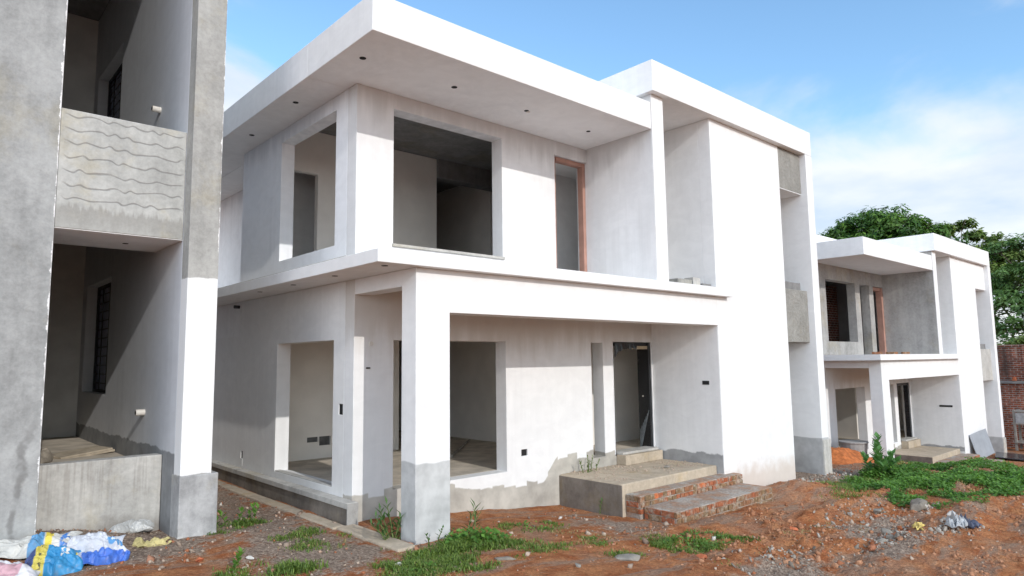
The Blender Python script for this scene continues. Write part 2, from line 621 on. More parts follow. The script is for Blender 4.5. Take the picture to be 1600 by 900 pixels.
def gheight(x, y):
    x = np.asarray(x, float)
    y = np.asarray(y, float)
    z = g0(x)
    road = np.clip((-y - 0.6) / 1.2, 0, 1) * np.clip((x - 1.0) / 2.0, 0, 1)     # churned earth in front
    near = np.clip(1 - (np.hypot(x - 4, y + 1) - 30) / 20, 0, 1)
    rut = (vnoise(x * 0.28 + 3, y * 1.9 - x * 0.12, 5) - 0.5) * 0.17 + (vnoise(x * 0.7, y * 4.3 - x * 0.3, 9) - 0.5) * 0.07
    z = z + near * (road * rut + (fbm(x * 1.1, y * 1.1, 3) - 0.5) * 0.07)
    lump = np.maximum(fbm(x * 3.3, y * 3.3, 21, 5) - 0.5, 0) * 0.26
    z = z + near * lump * (0.12 + 0.88 * road * (1 - 0.7 * np.clip((-y - 3.4) / 0.8, 0, 1)))
    z = z + near * (fbm(x * 8, y * 8, 41, 3) - 0.5) * (0.022 + 0.035 * road)
    z = z + near * np.maximum(vnoise(x * 13, y * 13, 43) - .55, 0) * 0.075 * road * np.clip(fbm(x * .9, y * .9, 44) * 3 - .9, 0, 1)
    z = z + 0.22 * blob(x, y, 7.7, -0.75, 1.0, 0.75) ** 0.8 * (0.6 + 0.8 * fbm(x * 4, y * 4, 77))
    z = z + 0.30 * blob(x, y, -3.5, 2.5, 1.5, 0.9)                              # sand against the parapet
    z = z + 0.16 * blob(x, y, 3.5, -1.1, 1.2, 0.5) * fbm(x * 5, y * 5, 78)
    z = z - 0.04 * np.clip(1 - np.abs(y - 4) / 4, 0, 1) * np.clip(1 - np.abs(x + 0.75) / 0.6, 0, 1)
    z = z - np.clip((np.hypot(x, y) - 120) / 300, 0, 1) * 3
    return z


def gz(x, y):
    return float(gheight(np.array([x]), np.array([y]))[0])


def axis_coords(lo, hi, step, far, grow=1.13):
    mid = list(np.arange(lo, hi + 1e-6, step))
    a, s, left = lo, step, []
    while a > -far:
        s *= grow
        a -= s
        left.append(a)
    a, s, right = hi, step, []
    while a < far:
        s *= grow
        a += s
        right.append(a)
    return np.array(left[::-1] + mid + right)


xs = axis_coords(-4.2, 12.0, 0.045, 900, 1.10)
ys = axis_coords(-5.2, 3.2, 0.045, 900, 1.12)
XX, YY = np.meshgrid(xs, ys)
ZZ = gheight(XX.ravel(), YY.ravel())
nx, ny = len(xs), len(ys)
verts = np.column_stack([XX.ravel(), YY.ravel(), ZZ])
ii = np.arange(nx * ny).reshape(ny, nx)
quads = np.column_stack([ii[:-1, :-1].ravel(), ii[:-1, 1:].ravel(), ii[1:, 1:].ravel(), ii[1:, :-1].ravel()])


def np_mesh(name, verts, faces, mat, smooth=False, tone=None, attrs=None, parent=None):
    me = bpy.data.meshes.new(name)
    nv, nf, k = len(verts), len(faces), faces.shape[1]
    me.vertices.add(nv)
    me.vertices.foreach_set('co', np.asarray(verts, dtype=np.float32).ravel())
    me.loops.add(nf * k)
    me.polygons.add(nf)
    me.loops.foreach_set('vertex_index', np.asarray(faces, dtype=np.int32).ravel())
    me.polygons.foreach_set('loop_start', np.arange(0, nf * k, k, dtype=np.int32))
    if smooth:
        me.polygons.foreach_set('use_smooth', np.ones(nf, dtype=bool))
    if tone is not None:
        a = me.attributes.new('tone', 'FLOAT', 'FACE')
        a.data.foreach_set('value', np.asarray(tone, dtype=np.float32))
    for nme, val in (attrs or {}).items():
        a = me.attributes.new(nme, 'FLOAT', 'POINT')
        a.data.foreach_set('value', np.asarray(val, dtype=np.float32))
    me.materials.append(mat)
    me.update(calc_edges=True)
    me.validate()
    o = bpy.data.objects.new(name, me)
    COL.objects.link(o)
    if parent:
        o.parent = parent
    return o


gx, gy = XX.ravel(), YY.ravel()


def gravel_amount(x, y):
    a = 0.75 * np.clip(1.2 - np.abs(x + 0.9) / 1.0, 0, 1) * np.clip((y + 1.5) / 1.5, 0, 1)       # passage between the houses
    a = np.maximum(a, blob(x, y, -2.4, 2.2, 1.5, 1.4) * 1.4)
    a = np.maximum(a, 0.95 * blob(x, y, 9.6, 0.0, 2.6, 1.2) * 1.6)
    a = np.maximum(a, 0.6 * blob(x, y, 6.2, -2.6, 2.6, 0.55) * 1.4)
    a = np.maximum(a, 0.5 * blob(x, y, 2.9, -2.9, 1.6, 0.8) * 1.3)
    a = np.maximum(a, 0.7 * blob(x, y, 5.0, -3.2, 1.3, 0.4) * 1.5)
    a = np.maximum(a, 0.6 * blob(x, y, 2.9, -0.2, 1.3, 1.6))
    return np.clip(a, 0, 1)


b = NB('earth', 0.95, 0.15)
gr = b.attr('gravel')
n1 = b.noise(0.9, 6, 0.6)
n2 = b.noise(4.5, 6, 0.62)
n3 = b.noise(28, 5, 0.65)
n4 = b.noise(110, 3)
red = b.mix(b.ramp(n2, 0.35, 0.65), (0.40, 0.135, 0.052), (0.57, 0.255, 0.115))
n5 = b.noise(1.0, 7, 0.66, vec=b.scaled((0.55, 2.6, 1)), dist=0.4)          # strips left by wheels along the road
red = b.mix(b.ramp(n1, 0.48, 0.68, 0, 0.6), red, (0.46, 0.30, 0.205))
red = b.mix(b.ramp(n5, 0.50, 0.62, 0, 0.7), red, (0.36, 0.27, 0.205))
red = b.mix(b.ramp(n5, 0.30, 0.44, 0.6, 0.0), red, (0.55, 0.22, 0.085))
dk = b.ramp(b.noise(11, 7, .7), .30, .46, .45, 0)
red = b.mix(dk, red, (0.15, 0.062, 0.03))
grv = b.mix(b.ramp(n3, 0.35, 0.65), (0.27, 0.195, 0.15), (0.47, 0.365, 0.285))
gf = b.ramp(b.math('ADD', gr, b.math('ADD', b.math('ADD', b.math('MULTIPLY', b.math('SUBTRACT', n1, 0.5), 1.5), b.math('MULTIPLY', b.math('SUBTRACT', n2, 0.5), 1.2)), b.math('MULTIPLY', b.math('SUBTRACT', n3, 0.5), 0.6))), 0.30, 0.62)
c = b.mix(gf, red, grv)
c = b.mix(1.0, c, b.grey(b.math('MULTIPLY', b.ramp(n3, 0.3, 0.7, 0.72, 1.22), b.ramp(n4, 0.3, 0.7, 0.8, 1.18))), 'MULTIPLY')
b.col(c)
b.bump(b.math('ADD', b.math('MULTIPLY', n3, 1.0), b.math('MULTIPLY', n4, 0.4)), 1.0, 0.06)
M_earth = b.m
ground = np_mesh('ground', verts, quads, M_earth, smooth=True, attrs={'gravel': gravel_amount(gx, gy)})
tag(ground, kind='structure')

# ------------------------------------------------------------------ shared materials
M_white = plaster('white_paint')
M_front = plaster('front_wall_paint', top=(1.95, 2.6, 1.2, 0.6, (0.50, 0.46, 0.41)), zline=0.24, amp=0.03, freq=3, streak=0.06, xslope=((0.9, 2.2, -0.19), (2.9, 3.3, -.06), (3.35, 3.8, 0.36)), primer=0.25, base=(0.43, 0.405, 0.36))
M_left = plaster('side_wall_primer', paint=(0.77, 0.765, 0.75), streak=0.05, primer=0.3)
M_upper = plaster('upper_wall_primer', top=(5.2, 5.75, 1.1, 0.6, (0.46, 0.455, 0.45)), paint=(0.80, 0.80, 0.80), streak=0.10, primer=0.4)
M_upleft = plaster('upper_side_primer_skylit', top=(5.35, 5.8, 0.9, 0.6, (0.52, 0.54, 0.57)), paint=(0.86, 0.87, 0.885), streak=0.08, primer=0.1)  # side copy of the upper coat, lightened and blued to stand for sky fill
M_col = plaster('column_paint', zline=0.86, amp=0.035, freq=2.5, base=(0.50, 0.505, 0.50))
M_pylon = plaster('pylon_paint', zline=-0.42, amp=0.05, dirt=0.5, streak=0.03)
M_pylon_side = plaster('porch_wall_paint', zline=0.33, amp=0.05, freq=4, streak=0.04, base=(0.33, 0.33, 0.33))
M_fin = plaster('fin_paint', zline=0.34, amp=0.025, freq=1.2, base=(0.40, 0.40, 0.395))
M_slab = plaster('canopy_paint', streak=0.03)
M_cem = cement('bare_cement')
M_cemd = cement('raw_concrete', base=(0.22, 0.215, 0.21))
M_ledge = cement('ledge_cement', base=(0.47, 0.455, 0.425), contrast=0.8)
M_rough = cement('rough_render', base=(0.30, 0.29, 0.265), contrast=0.8)
for n_ in M_rough.node_tree.nodes:
    if n_.type == 'BUMP':
        n_.inputs['Strength'].default_value = 0.9
        n_.inputs['Distance'].default_value = 0.06
M_plat = cement('porch_cement', base=(0.46, 0.385, 0.295), contrast=0.8, stain=0.4)
M_platside = cement('porch_side_cement', base=(0.20, 0.175, 0.15), contrast=1.4, stain=0.4)
M_floor = simple('floor_screed', (0.52, 0.46, 0.38), 0.9, 0.2, 3)
M_interior = simple('interior_plaster', (0.78, 0.75, 0.70), 0.9, 0.05, 2)
M_dark = simple('hole_shade', (0.02, 0.02, 0.02), 0.9, 0.1)  # near-black colour standing for the shade inside sockets and small holes
M_metalbox = simple('socket_metal', (0.10, 0.10, 0.10), 0.5, 0.3)
M_wood_red = simple('red_oxide_wood', (0.40, 0.225, 0.175), 0.6, 0.12, 5)
M_plastic_black = simple('black_polythene', (0.012, 0.013, 0.015), 0.22, 0.2, 5, spec=0.5, bump=0.9, bscale=9)
M_pleat = simple('polythene_pleat', (0.22, 0.24, 0.25), 0.2, 0.2, 20, spec=0.6)
M_mortar = cement('step_cement', base=(0.36, 0.335, 0.305), contrast=0.7)
M_iron = simple('grille_iron', (0.03, 0.03, 0.035), 0.6, 0.2)
M_pane = simple('dusty_glass', (0.28, 0.30, 0.40), 0.35, 0.25, 3, spec=0.5, bump=0.05)
M_pvc = simple('pvc_pipe', (0.62, 0.58, 0.52), 0.5, 0.1)
M_wood_grey = simple('weathered_wood', (0.27, 0.25, 0.22), 0.85, 0.25, 6)
M_brickwall = brick_mat('dark_brickwork', axis='y', stain=0.75)
M_brick_int = brick_mat('bare_brickwork', c1=(0.22, 0.065, 0.04), c2=(0.12, 0.045, 0.03), axis='x')
b = NB('step_brick', 0.9, 0.2)
t = b.attr('tone')
c = b.mix(b.ramp(t, 0.0, 0.55), (0.22, 0.145, 0.080), (0.33, 0.105, 0.05))
c = b.mix(b.ramp(t, 0.7, 1.0), c, (0.50, 0.15, 0.06))
c = b.mix(b.ramp(b.noise(7, 6, .7), 0.47, 0.62, 0, 0.85), c, (0.34, 0.29, 0.23))
c = b.mix(1.0, c, b.grey(b.ramp(b.noise(22, 4), 0.3, 0.7, 0.7, 1.2)), 'MULTIPLY')
b.col(c)
b.bump(b.noise(35, 4), 0.4, 0.01)
M_stepbrick = b.m
b = NB('worn_step_top', .92, .2)
c = b.mix(b.ramp(b.noise(4, 6, .68), .40, .62, .1, .85), (0.33, 0.30, 0.265), (0.36, 0.205, 0.125))
c = b.mix(b.ramp(b.noise(2.2, 5), .52, .66, 0, .7), c, (0.42, 0.40, 0.36))
b.col(b.mix(1.0, c, b.grey(b.ramp(b.noise(26, 4), .3, .7, .75, 1.2)), 'MULTIPLY'))
b.bump(b.noise(22, 5), .6, .02)
M_steptop = b.m

# ------------------------------------------------------------------ the villas


def socket(root, holes, x, y, z, w, h, face):
    """back box sunk shallow, hole shade painted near-black; adds its opening to holes"""
    if face == 'front':
        holes.append((x, x + w, z, z + h))
        Geo().box(x + .001, x + w - .001, y + .025, y + .06, z, z + h).box(x + .0, x + w, y + .062, y + .24, z, z + h).build('socket_box', M_dark, root)
    else:
        holes.append((y, y + w, z, z + h))
        Geo().box(x + .012, x + .03, y, y + w, z, z + h).box(x + .032, x + .21, y, y + w, z, z + h).build('socket_box', M_dark, root)


def build_villa(loc, label, finished=True):
    root = empty('villa', loc, label, 'house')
    F = 0.32 if finished else 0.50            # finished floor height
    zb = -1.1
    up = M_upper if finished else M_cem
    # --- ground floor front and side walls, one mesh
    fh = [(0.60, 2.62, F, 2.30), (4.60, 4.91, F, 2.30), (5.18, 6.30, F - .02, 2.32)]
    lh = [(2.00, 3.88, F + .04, 2.31)]
    if finished:
        socket(root, fh, 2.92, 1.44, 0.52, 0.13, 0.10, 'front')
    else:
        socket(root, fh, 2.92, 1.44, 0.62, 0.10, 0.10, 'front')
    socket(root, lh, 0.0, 1.72, 1.32, 0.11, 0.14, 'side')
    socket(root, lh, 0.0, 5.22, 0.42, 0.08, 0.12, 'side')
    G = Geo().panel('x', 0, 6.347, zb, 3.088, 1.44, 0.25, fh)
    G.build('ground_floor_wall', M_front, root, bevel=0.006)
    Geo().panel('y', 1.692, 16.0, zb, 3.088, 0.0, 0.22, lh).build('side_wall', M_left, root, bevel=0.006)
    # sill inside the side window
    Geo().box(0.004, 0.10, 2.0, 3.88, F - .06, F + .055).build('window_sill', M_ledge, root, bevel=0.008)
    Geo().box(-0.005, -0.001, 5.46, 9, 2.48, 3.085).build('white_band', M_white, root)  # flush white sheet standing in for an open niche
    # --- ground floor rooms
    Geo().box(0.22, 8.695, 1.70, 15.8, F - .25, F).build('floor', M_floor, root)
    iw = M_interior if finished else M_interior
    skh = []
    if finished:
        skh = [(1.02, 1.23, 0.61, 0.70), (1.25, 1.47, 0.54, 0.70)]
        for a0, a1, c0, c1 in skh:
            Geo().box(a0, a1, 4.99, 5.06, c0, c1).build('socket_box', M_metalbox, root)
    Geo().panel('x', 0.22, 2.9, F, 3.088, 4.95, 0.12, skh).panel('y', 2.65, 15.8, F, 3.088, 4.95, 0.12).panel('x', 5.072, 8.69, F, 3.088, 2.65, 0.12).build('partition_wall', M_interior, root)
    Geo().box(0.0, 10.0, 16.0, 16.2, zb, 6.37).build('back_wall', M_white, root)
    # --- upper floor
    ufh = [(0.58, 2.58, 3.62, 5.55), (3.78, 4.597, 3.242, 5.52)]
    ulh = [(2.03, 3.90, 3.62, 5.56)]
    if finished:
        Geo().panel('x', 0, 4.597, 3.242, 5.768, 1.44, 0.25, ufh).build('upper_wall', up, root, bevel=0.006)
        Geo().panel('y', 1.692, 5.58, 3.242, 5.768, 0.0, 0.22, ulh).box(0.222, 0.9, 5.38, 5.58, 3.242, 5.768).panel('y', 5.582, 16.0, 3.242, 5.768, 0.9, 0.18, [(10.0, 12.5, 3.5, 5.5)]).build('upper_side_wall', M_upleft, root, bevel=0.006)  # rear opening is unseen, added to let sky light into the upper rooms
        Geo().box(0.56, 2.60, 1.405, 1.60, 3.585, 3.625).build('window_sill', M_ledge, root, bevel=0.006)
        Geo().panel('x', 0.225, 3.48, 3.242, 6.098, 4.50, 0.12, [(0.42, 0.92, 3.242, 5.33)]).panel('y', 4.75, 15.8, 3.242, 6.098, 5.10, 0.12).build('upper_partition', M_interior, root)
        Geo().box(3.60, 6.2, 1.70, 2.67, 5.62, 5.70).box(3.55, 3.65, 1.70, 2.67, 3.242, 5.62).box(6.1, 6.2, 1.70, 2.55, 3.242, 5.62).build('upper_partition', M_white, root)  # low white ceiling and side walls added to bounce light behind the door
        Geo().box(3.65, 8.6, 2.55, 2.67, 3.242, 6.098).build('upper_partition', M_white, root)
        Geo().box(3.482, 8.6, 4.44, 4.70, 5.72, 6.098).build('ceiling_beam', M_cemd, root)
        Geo().box(0.225, 0.9, 5.25, 5.37, 3.242, 6.098).box(0.9, 2.8, 5.25, 5.37, 3.242, 6.098).build('upper_partition', M_white, root)  # white partition added close behind the doorway to catch window light
        Geo().box(1.082, 5.098, 9.0, 9.12, 3.242, 6.098).build('upper_partition', M_interior, root)
    else:
        # raw concrete frame and bare brick behind it
        Geo().panel('x', 0, 4.597, 3.242, 5.768, 1.44, 0.25, [(0.4, 1.55, 3.62, 5.36), (1.55, 2.40, 3.62, 5.36), (2.75, 4.597, 3.242, 5.36)]).box(3.45, 3.78, 1.44, 1.69, 3.245, 5.36).build('upper_wall', M_cem, root, bevel=0.008)
        Geo().panel('y', 1.692, 16.0, 3.242, 5.768, 0.0, 0.22, ulh).build('upper_side_wall', M_cem, root, bevel=0.008)
        Geo().box(0.22, 6.3, 3.6, 3.75, 3.242, 5.70).build('brick_partition', M_brick_int, root)
    Geo().box(0.225, 8.6, 1.70, 15.9, 6.10, 6.117).build('ceiling', M_cemd, root)
    # --- door frame upstairs
    fx = 4.595
    if finished:
        fr = Geo().box(3.782, 3.86, 1.50, 1.62, 3.245, 5.515).box(fx - .07, fx, 1.48, 1.60, 3.245, 5.515).box(3.862, fx - .072, 1.485, 1.60, 5.445, 5.515)
    else:
        fr = Geo().box(3.785, 3.87, 1.50, 1.62, 3.245, 5.35).box(fx - .12, fx, 1.46, 1.63, 3.245, 5.35).box(3.872, fx - .122, 1.485, 1.625, 5.25, 5.35)
    fr.build('door_frame', M_wood_red, root, bevel=0.004)
    # --- balcony end wall, wall behind the recess
    rx = 4.6 if finished else 4.6
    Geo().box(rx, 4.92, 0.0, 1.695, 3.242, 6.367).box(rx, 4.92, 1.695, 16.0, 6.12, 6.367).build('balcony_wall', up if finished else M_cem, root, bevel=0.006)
    Geo().box(rx - .001 if False else rx + .002, 4.918, -0.012, -0.001, 3.245, 6.362).build('wall_end_coat', M_white, root)
    Geo().panel('x', 4.922, 6.347, 3.242, 6.367, 1.44, 0.25).build('recess_wall', M_white, root)
    # --- roofs
    r1l = -0.60
    rf = Geo().box(r1l, 4.597, 0.0, 1.69, 5.77, 6.23).box(r1l, 0.22, 1.692, 16.2, 5.77, 6.23).box(0.222, 1.08, 5.40, 16.2, 5.77, 6.098).box(0.222, 4.597, 1.692, 16.2, 6.12, 6.23).build('roof', M_white, root, bevel=0.008)
    if not finished:
        Geo().box(0.5, 2.9, 2.0, 7.0, 6.232, 6.80).build('tank_room', M_white, root, bevel=0.008)
    xe = 10.2 if finished else 10.45
    Geo().box(4.5, xe, -0.13, 16.2, 6.37, 6.90).build('upper_roof', M_white, root, bevel=0.008)
    dl = [(-0.32, 0.72), (-0.34, 2.63), (-0.29, 4.44), (1.09, 0.71), (2.46, 0.72), (3.88, 0.74)]
    if finished:
        for k, (x, y) in enumerate(dl):
            Geo().tube((x, y, 5.766), (x, y, 5.775), 0.042 if k < 4 else 0.036, n=14).build('downlight_hole', M_dark, rf)
        Geo().tube((2.46 + .05, 0.735, 5.762), (2.46 + .05, 0.735, 5.775), 0.03, n=12).build('downlight_box', M_pvc, rf)
    # --- canopy slab and porch beam
    ns = 6.67 if finished else 6.35
    sl = -0.58 if finished else -0.35
    cp = Geo().prism([(sl, -.13), (ns, -.13), (ns, -.003), (6.345, -.003), (6.345, 1.695), (8.695, 1.695), (8.695, 16.0), (sl, 16.0)], 3.09, 3.24).build('canopy', M_slab, root, bevel=0.006)
    if finished:
        Geo().box(sl + .004, -0.002, 0.6, 15.9, 3.24, 3.247).build('cement_screed', M_ledge, cp)
        for x, y in [(-0.35, 0.11), (-0.37, 1.27), (-0.37, 2.5), (-0.38, 3.67)]:
            Geo().tube((x, y, 3.086), (x, y, 3.095), 0.038, n=14).build('downlight_hole', M_dark, cp)
    Geo().panel('x', 0.0, 6.347, zb, 3.088, 0.0, 0.30, [(0.48, 7.0, -9.0, 2.58)]).build('porch_frame', M_col if finished else M_white, root, bevel=0.006)
    Geo().box(0.003, 0.26, 0.302, 1.438, 2.89, 3.088).build('side_beam', M_white, root, bevel=0.006)
    Geo().box(0.262, 6.345, 0.302, 1.438, 3.0, 3.086).build('porch_ceiling', M_left, root)
    # --- pylon, fin, ledges
    Geo().box(6.35, 8.93, 0.0, 0.25, zb - .5, 6.367).box(6.35, 6.56, 0.25, 1.69, zb - .5, 6.367).box(8.70, 8.93, 0.25, 16.0, zb - .5, 6.367).build('pylon', M_pylon, root, bevel=0.006)
    Geo().box(6.562, 8.698, 1.2, 1.4, zb - .5, 6.367).box(4.922, 8.698, 1.70, 16.0, 6.12, 6.36).build('pylon_back', M_interior, root)
    Geo().box(6.343, 6.3495, 0.012, 1.438, F - .3, 2.995).build('porch_wall_coat', M_pylon_side, root)
    if finished:
        Geo().box(6.337, 6.3435, 0.22, 0.36, 1.535, 1.605).build('socket_box', M_dark, root)
    else:
        Geo().box(6.337, 6.3435, 0.25, 0.62, 1.555, 1.615).build('socket_box', M_dark, root)
    fx0, fx1 = (9.9, 10.2) if finished else (10.15, 10.45)
    fn = Geo().box(fx0, fx1, -0.13, 16.0, zb - .5, 6.367).build('fin_wall', M_fin, root, bevel=0.006)
    Geo().box(fx0 + .004, fx1 + .045, -0.155, 0.02, zb - .5, 0.30).build('fin_foot', M_ledge, fn, bevel=0.01)
    Geo().box(8.932, fx0 - .002, 1.2, 1.4, zb - .5, 6.367).build('recess_wall', M_white, root)
    lm = M_rough if finished else M_white
    Geo().box(8.932, fx0 - .002, 0.0, 0.8, 5.50, 6.36).build('ledge_box', lm, root, bevel=0.01)
    Geo().box(8.932, fx0 - .002, 0.002, 0.8, 5.485, 5.499).build('ledge_soffit', M_white, root)
    Geo().box(8.932, fx0 - .002, 0.0, 0.8, 2.31, 3.40).build('ledge_box', M_rough if finished else M_ledge, root, bevel=0.01)
    Geo().box(8.932, fx0 - .002, 0.14, 0.8, 3.402, 3.58).build('ledge_curb', M_cemd, root, bevel=0.01)
    # --- plinth kerb along the side
    if finished:
        pk = Geo().box(-0.13, -0.002, 1.30, 16.0, zb, 0.195).build('plinth_kerb', M_platside, root)
        Geo().box(-0.155, -0.002, 1.285, 16.0, 0.197, 0.27).build('kerb_cap', M_ledge, pk, bevel=0.008)
        Geo().box(-0.155, -0.002, 1.27, 1.284, zb, 0.262).build('kerb_end', M_cem, pk)
        Geo().box(-0.34, -0.157, 1.28, 16.0, zb, 0.012).box(-0.30, -0.05, -0.12, 1.268, zb, 0.02).build('path_edging', M_plat, root, bevel=0.02)
    # --- entrance: platform, brick steps, threshold
    PT = 0.15 if finished else 0.28
    pl = Geo().box(3.75, 6.33, 0.13, 1.438, zb, PT)
    po = pl.build('porch_platform', M_plat, root, bevel=0.02)
    Geo().box(3.742, 3.749, 0.14, 1.436, zb, PT - .02).build('platform_side', M_platside, po)
    Geo().box(5.20, 6.28, 1.22, 1.436, PT, F + .0).build('threshold', M_plat, root, bevel=0.012)
    Geo().box(5.22, 6.26, 1.30, 1.60, F + .002, F + .045).build('threshold_board', M_ledge, root, bevel=0.006)
    for s in range(2):
        if finished:
            x0, x1 = (3.80, 6.66) if s == 0 else (3.86, 6.60)
            y0, y1 = (-0.16, 0.128) if s == 0 else (-0.74, -0.162)
            zt = 0.005 if s == 0 else -0.145
            z0 = -0.5
        else:
            x0, x1 = (3.95, 6.5) if s == 0 else (4.3, 6.9)
            y0, y1 = (-0.35, 0.128) if s == 0 else (-0.9, -0.352)
            zt = 0.13 if s == 0 else -0.03
            z0 = -0.9
        st = Geo().box(x0 + .014, x1 - .014, y0 + .014, y1, z0, zt).build('step', M_steptop, root, bevel=0.012)
        rs = np.random.default_rng(5 + s)
        B = Geo()
        # front: a course of bricks on edge, then a course of stretchers below
        for row, (zh, wd) in enumerate(((0.078, 0.0), (0.075, 0.0), (0.075, 0.0))):
            ztop = zt - 0.004 - row * 0.088
            x = x0 + (0.02 if row == 1 else 0)
            while x < x1 - 0.06:
                w = (0.235 if row % 2 == 0 and rs.random() < .45 else 0.112) * rs.uniform(0.93, 1.05)
                w = min(w, x1 - x)
                d = rs.uniform(-0.006, 0.006)
                tn = rs.random() ** 1.2 if s == 0 else rs.random() * .45
                if row > 0:
                    tn *= 0.55
                dz = rs.uniform(-.010, .0)
                B.box(x, x + w - 0.011, y0 + d, y0 + 0.05, ztop - zh, ztop + dz, tone=tn)
                x += w
            y = y0 + 0.055
            while y < y1 - 0.06:
                w = min(0.225, y1 - y)
                B.box(x0 + rs.uniform(-.004, .005), x0 + 0.05, y, y + w - 0.012, ztop - zh, ztop - rs.uniform(0, .006), tone=rs.uniform(0.05, 0.55))
                y += w
        B.build('brick_facing', M_stepbrick, st, bevel=0.006, tone=True)
    # --- entrance door
    if finished:
        df = Geo().box(5.182, 5.225, 1.46, 1.71, F, 2.315).box(6.235, 6.296, 1.445, 1.715, F, 2.315).box(5.227, 6.233, 1.47, 1.70, 2.25, 2.315).build('door_frame', M_plastic_black, root, bevel=0.004)
        Geo().box(5.72, 6.23, 1.465, 1.60, 2.19, 2.248).build('frame_head', M_plat, df)
        Geo().box(5.168, 5.181, 1.432, 1.444, F, 2.33).build('plaster_edge', M_white, df)
        Geo().box(6.297, 6.315, 1.425, 1.444, F - .05, 2.30).build('plaster_edge', M_white, df)
        # torn polythene hanging from the head and left jamb
        vs, fs = [], []
        for i in range(15):
            xx = 5.24 + 0.66 * i / 14
            drop = 0.17 * math.exp(-i * 0.42) + 0.035 + 0.02 * math.sin(i * 2.1)
            vs += [(xx, 1.452 + 0.008 * math.sin(i * 1.7), 2.30), (xx, 1.444 + 0.012 * math.sin(i * 2.3), 2.235 - drop)]
        for i in range(14):
            fs.append((2 * i, 2 * i + 1, 2 * i + 3, 2 * i + 2))
        o = mesh_obj('torn_polythene', vs, fs, M_plastic_black, df)
        sm = o.modifiers.new('thick', 'SOLIDIFY')
        sm.thickness = 0.004
        P = Geo()                                          # pleats of polythene gathered at the foot of the jamb
        for k in range(7):
            P.tube((6.228, 1.47 + 0.035 * k, F + 0.72 - 0.06 * k), (6.226, 1.66 + 0.006 * k, F + 0.03), 0.004, 0.002, n=6)
        P.build('polythene_folds', M_pleat, df)
        Geo().tube((6.235, 1.60, 1.30), (6.215, 1.60, 1.30), 0.012).build('latch', M_pvc, df)
    else:
        Geo().box(5.182, 5.26, 1.46, 1.60, F, 2.315).box(6.20, 6.298, 1.46, 1.60, F, 2.315).box(5.262, 6.198, 1.47, 1.60, 2.235, 2.315).build('door_frame', M_plastic_black, root, bevel=0.004)
    # --- bits on the walls
    if finished:
        Geo().tube((0.25, 1.43, 2.25), (0.25, 1.47, 2.25), 0.03).build('pipe_stub', M_pvc, root)
        Geo().box(0.18, 0.24, 1.432, 1.439, 1.92, 1.94).build('wall_slot', M_dark, root)
        Geo().tube((0.0, 5.55, 3.0), (-0.10, 5.55, 3.0), 0.03).build('pipe_stub', M_iron, root)
        Geo().box(-0.004, -0.001, 5.2, 5.28, 0.30, 0.42).build('plaster_patch', M_white, root)
    return root


villa = build_villa((0, 0, 0), 'large white two-storey villa in the middle with wide roof overhang, open windows and brick steps', True)
villa2 = build_villa((14.23, 0.20, -1.19), 'smaller-looking villa farther down the road with unfinished grey balcony and pinkish door post', False)

# ------------------------------------------------------------------ grey house on the left
M_A = cement('house_render', base=(0.345, 0.35, 0.345), contrast=1.15, edge=(-3.21,), run=-3.42)
M_Asp = cement('spandrel_render', base=(0.42, 0.42, 0.40), contrast=0.8, grooves=True, stain=0.2)
M_Acol = cement('column_render', base=(0.37, 0.365, 0.345), contrast=1.0, edge=(-1.53,), paint=(0.72, 3.04))
M_Aside = plaster('side_undercoat', paint=(0.62, 0.63, 0.65), zline=0.95, amp=0.06, freq=2, base=(0.27, 0.275, 0.28), streak=0.06)
M_Apar = cement('parapet_render', base=(0.46, 0.445, 0.415), contrast=1.0, stain=0.1, drips=0.40)
M_Aint = simple('dull_interior', (0.66, 0.65, 0.63), 0.9, 0.1, 2)
M_Aplinth = cement('plinth_render', base=(0.42, 0.42, 0.42), contrast=1.2, splash=0.13)

A = empty('concrete_house', (0, 0, 0), 'tall grey cement-rendered house at the left with open verandah and scratched balcony front', 'house')
Geo().box(-9.0, -3.205, 2.3, 2.75, -0.6, 9.3).build('front_wall', M_A, A, bevel=0.008)
Geo().box(-3.203, -1.883, 2.302, 2.75, 3.53, 4.89).build('balcony_front', M_Asp, A, bevel=0.008)
Geo().box(-3.203, -1.883, 2.75, 3.52, 3.53, 3.75).box(-3.203, -1.883, 2.31, 2.75, 3.522, 3.529).build('balcony_soffit', M_white, A)
Geo().tube((-2.36, 3.0, 3.527), (-2.36, 3.0, 3.535), 0.035, n=12).build('downlight_hole', M_dark, A)
Geo().box(-1.88, -1.53, 2.05, 2.30, -0.5, 9.3).build('column', M_Acol, A, bevel=0.007)
Geo().box(-1.885, -1.45, 2.04, 2.36, -0.5, 0.715).build('column_plinth', M_Aplinth, A, bevel=0.012)
Geo().panel('y', 2.37, 9.0, -0.5, 9.3, -1.638, 0.02, [(6.2, 8.2, 1.53, 3.47), (6.2, 8.2, 5.55, 7.53)]).build('bounce_coat', M_white, A)  # unseen white sheet added to bounce light onto the villa's side wall
whl = [(6.2, 8.2, 1.53, 3.47), (6.2, 8.2, 5.55, 7.53)]
Geo().panel('y', 2.302, 9.0, -0.5, 9.3, -1.88, 0.24, whl).build('side_wall', M_Aside, A, bevel=0.006)
Geo().panel('x', -9.0, -1.88, -0.5, 9.3, 8.55, 0.2).box(-9.0, -8.8, 2.75, 8.55, -0.5, 9.3).build('rear_wall', M_Aint, A)
Geo().box(-8.8, -1.883, 2.985, 8.549, -0.5, 0.70).build('verandah_floor', M_floor, A)
Geo().box(-8.8, -1.883, 3.53, 8.549, 4.35, 4.75).box(-8.8, -1.883, 2.76, 3.528, 3.76, 4.75).build('upper_floor', M_cem, A)
Geo().box(-9.2, -1.5, 1.95, 9.0, 9.302, 9.45).build('roof', M_white, A)
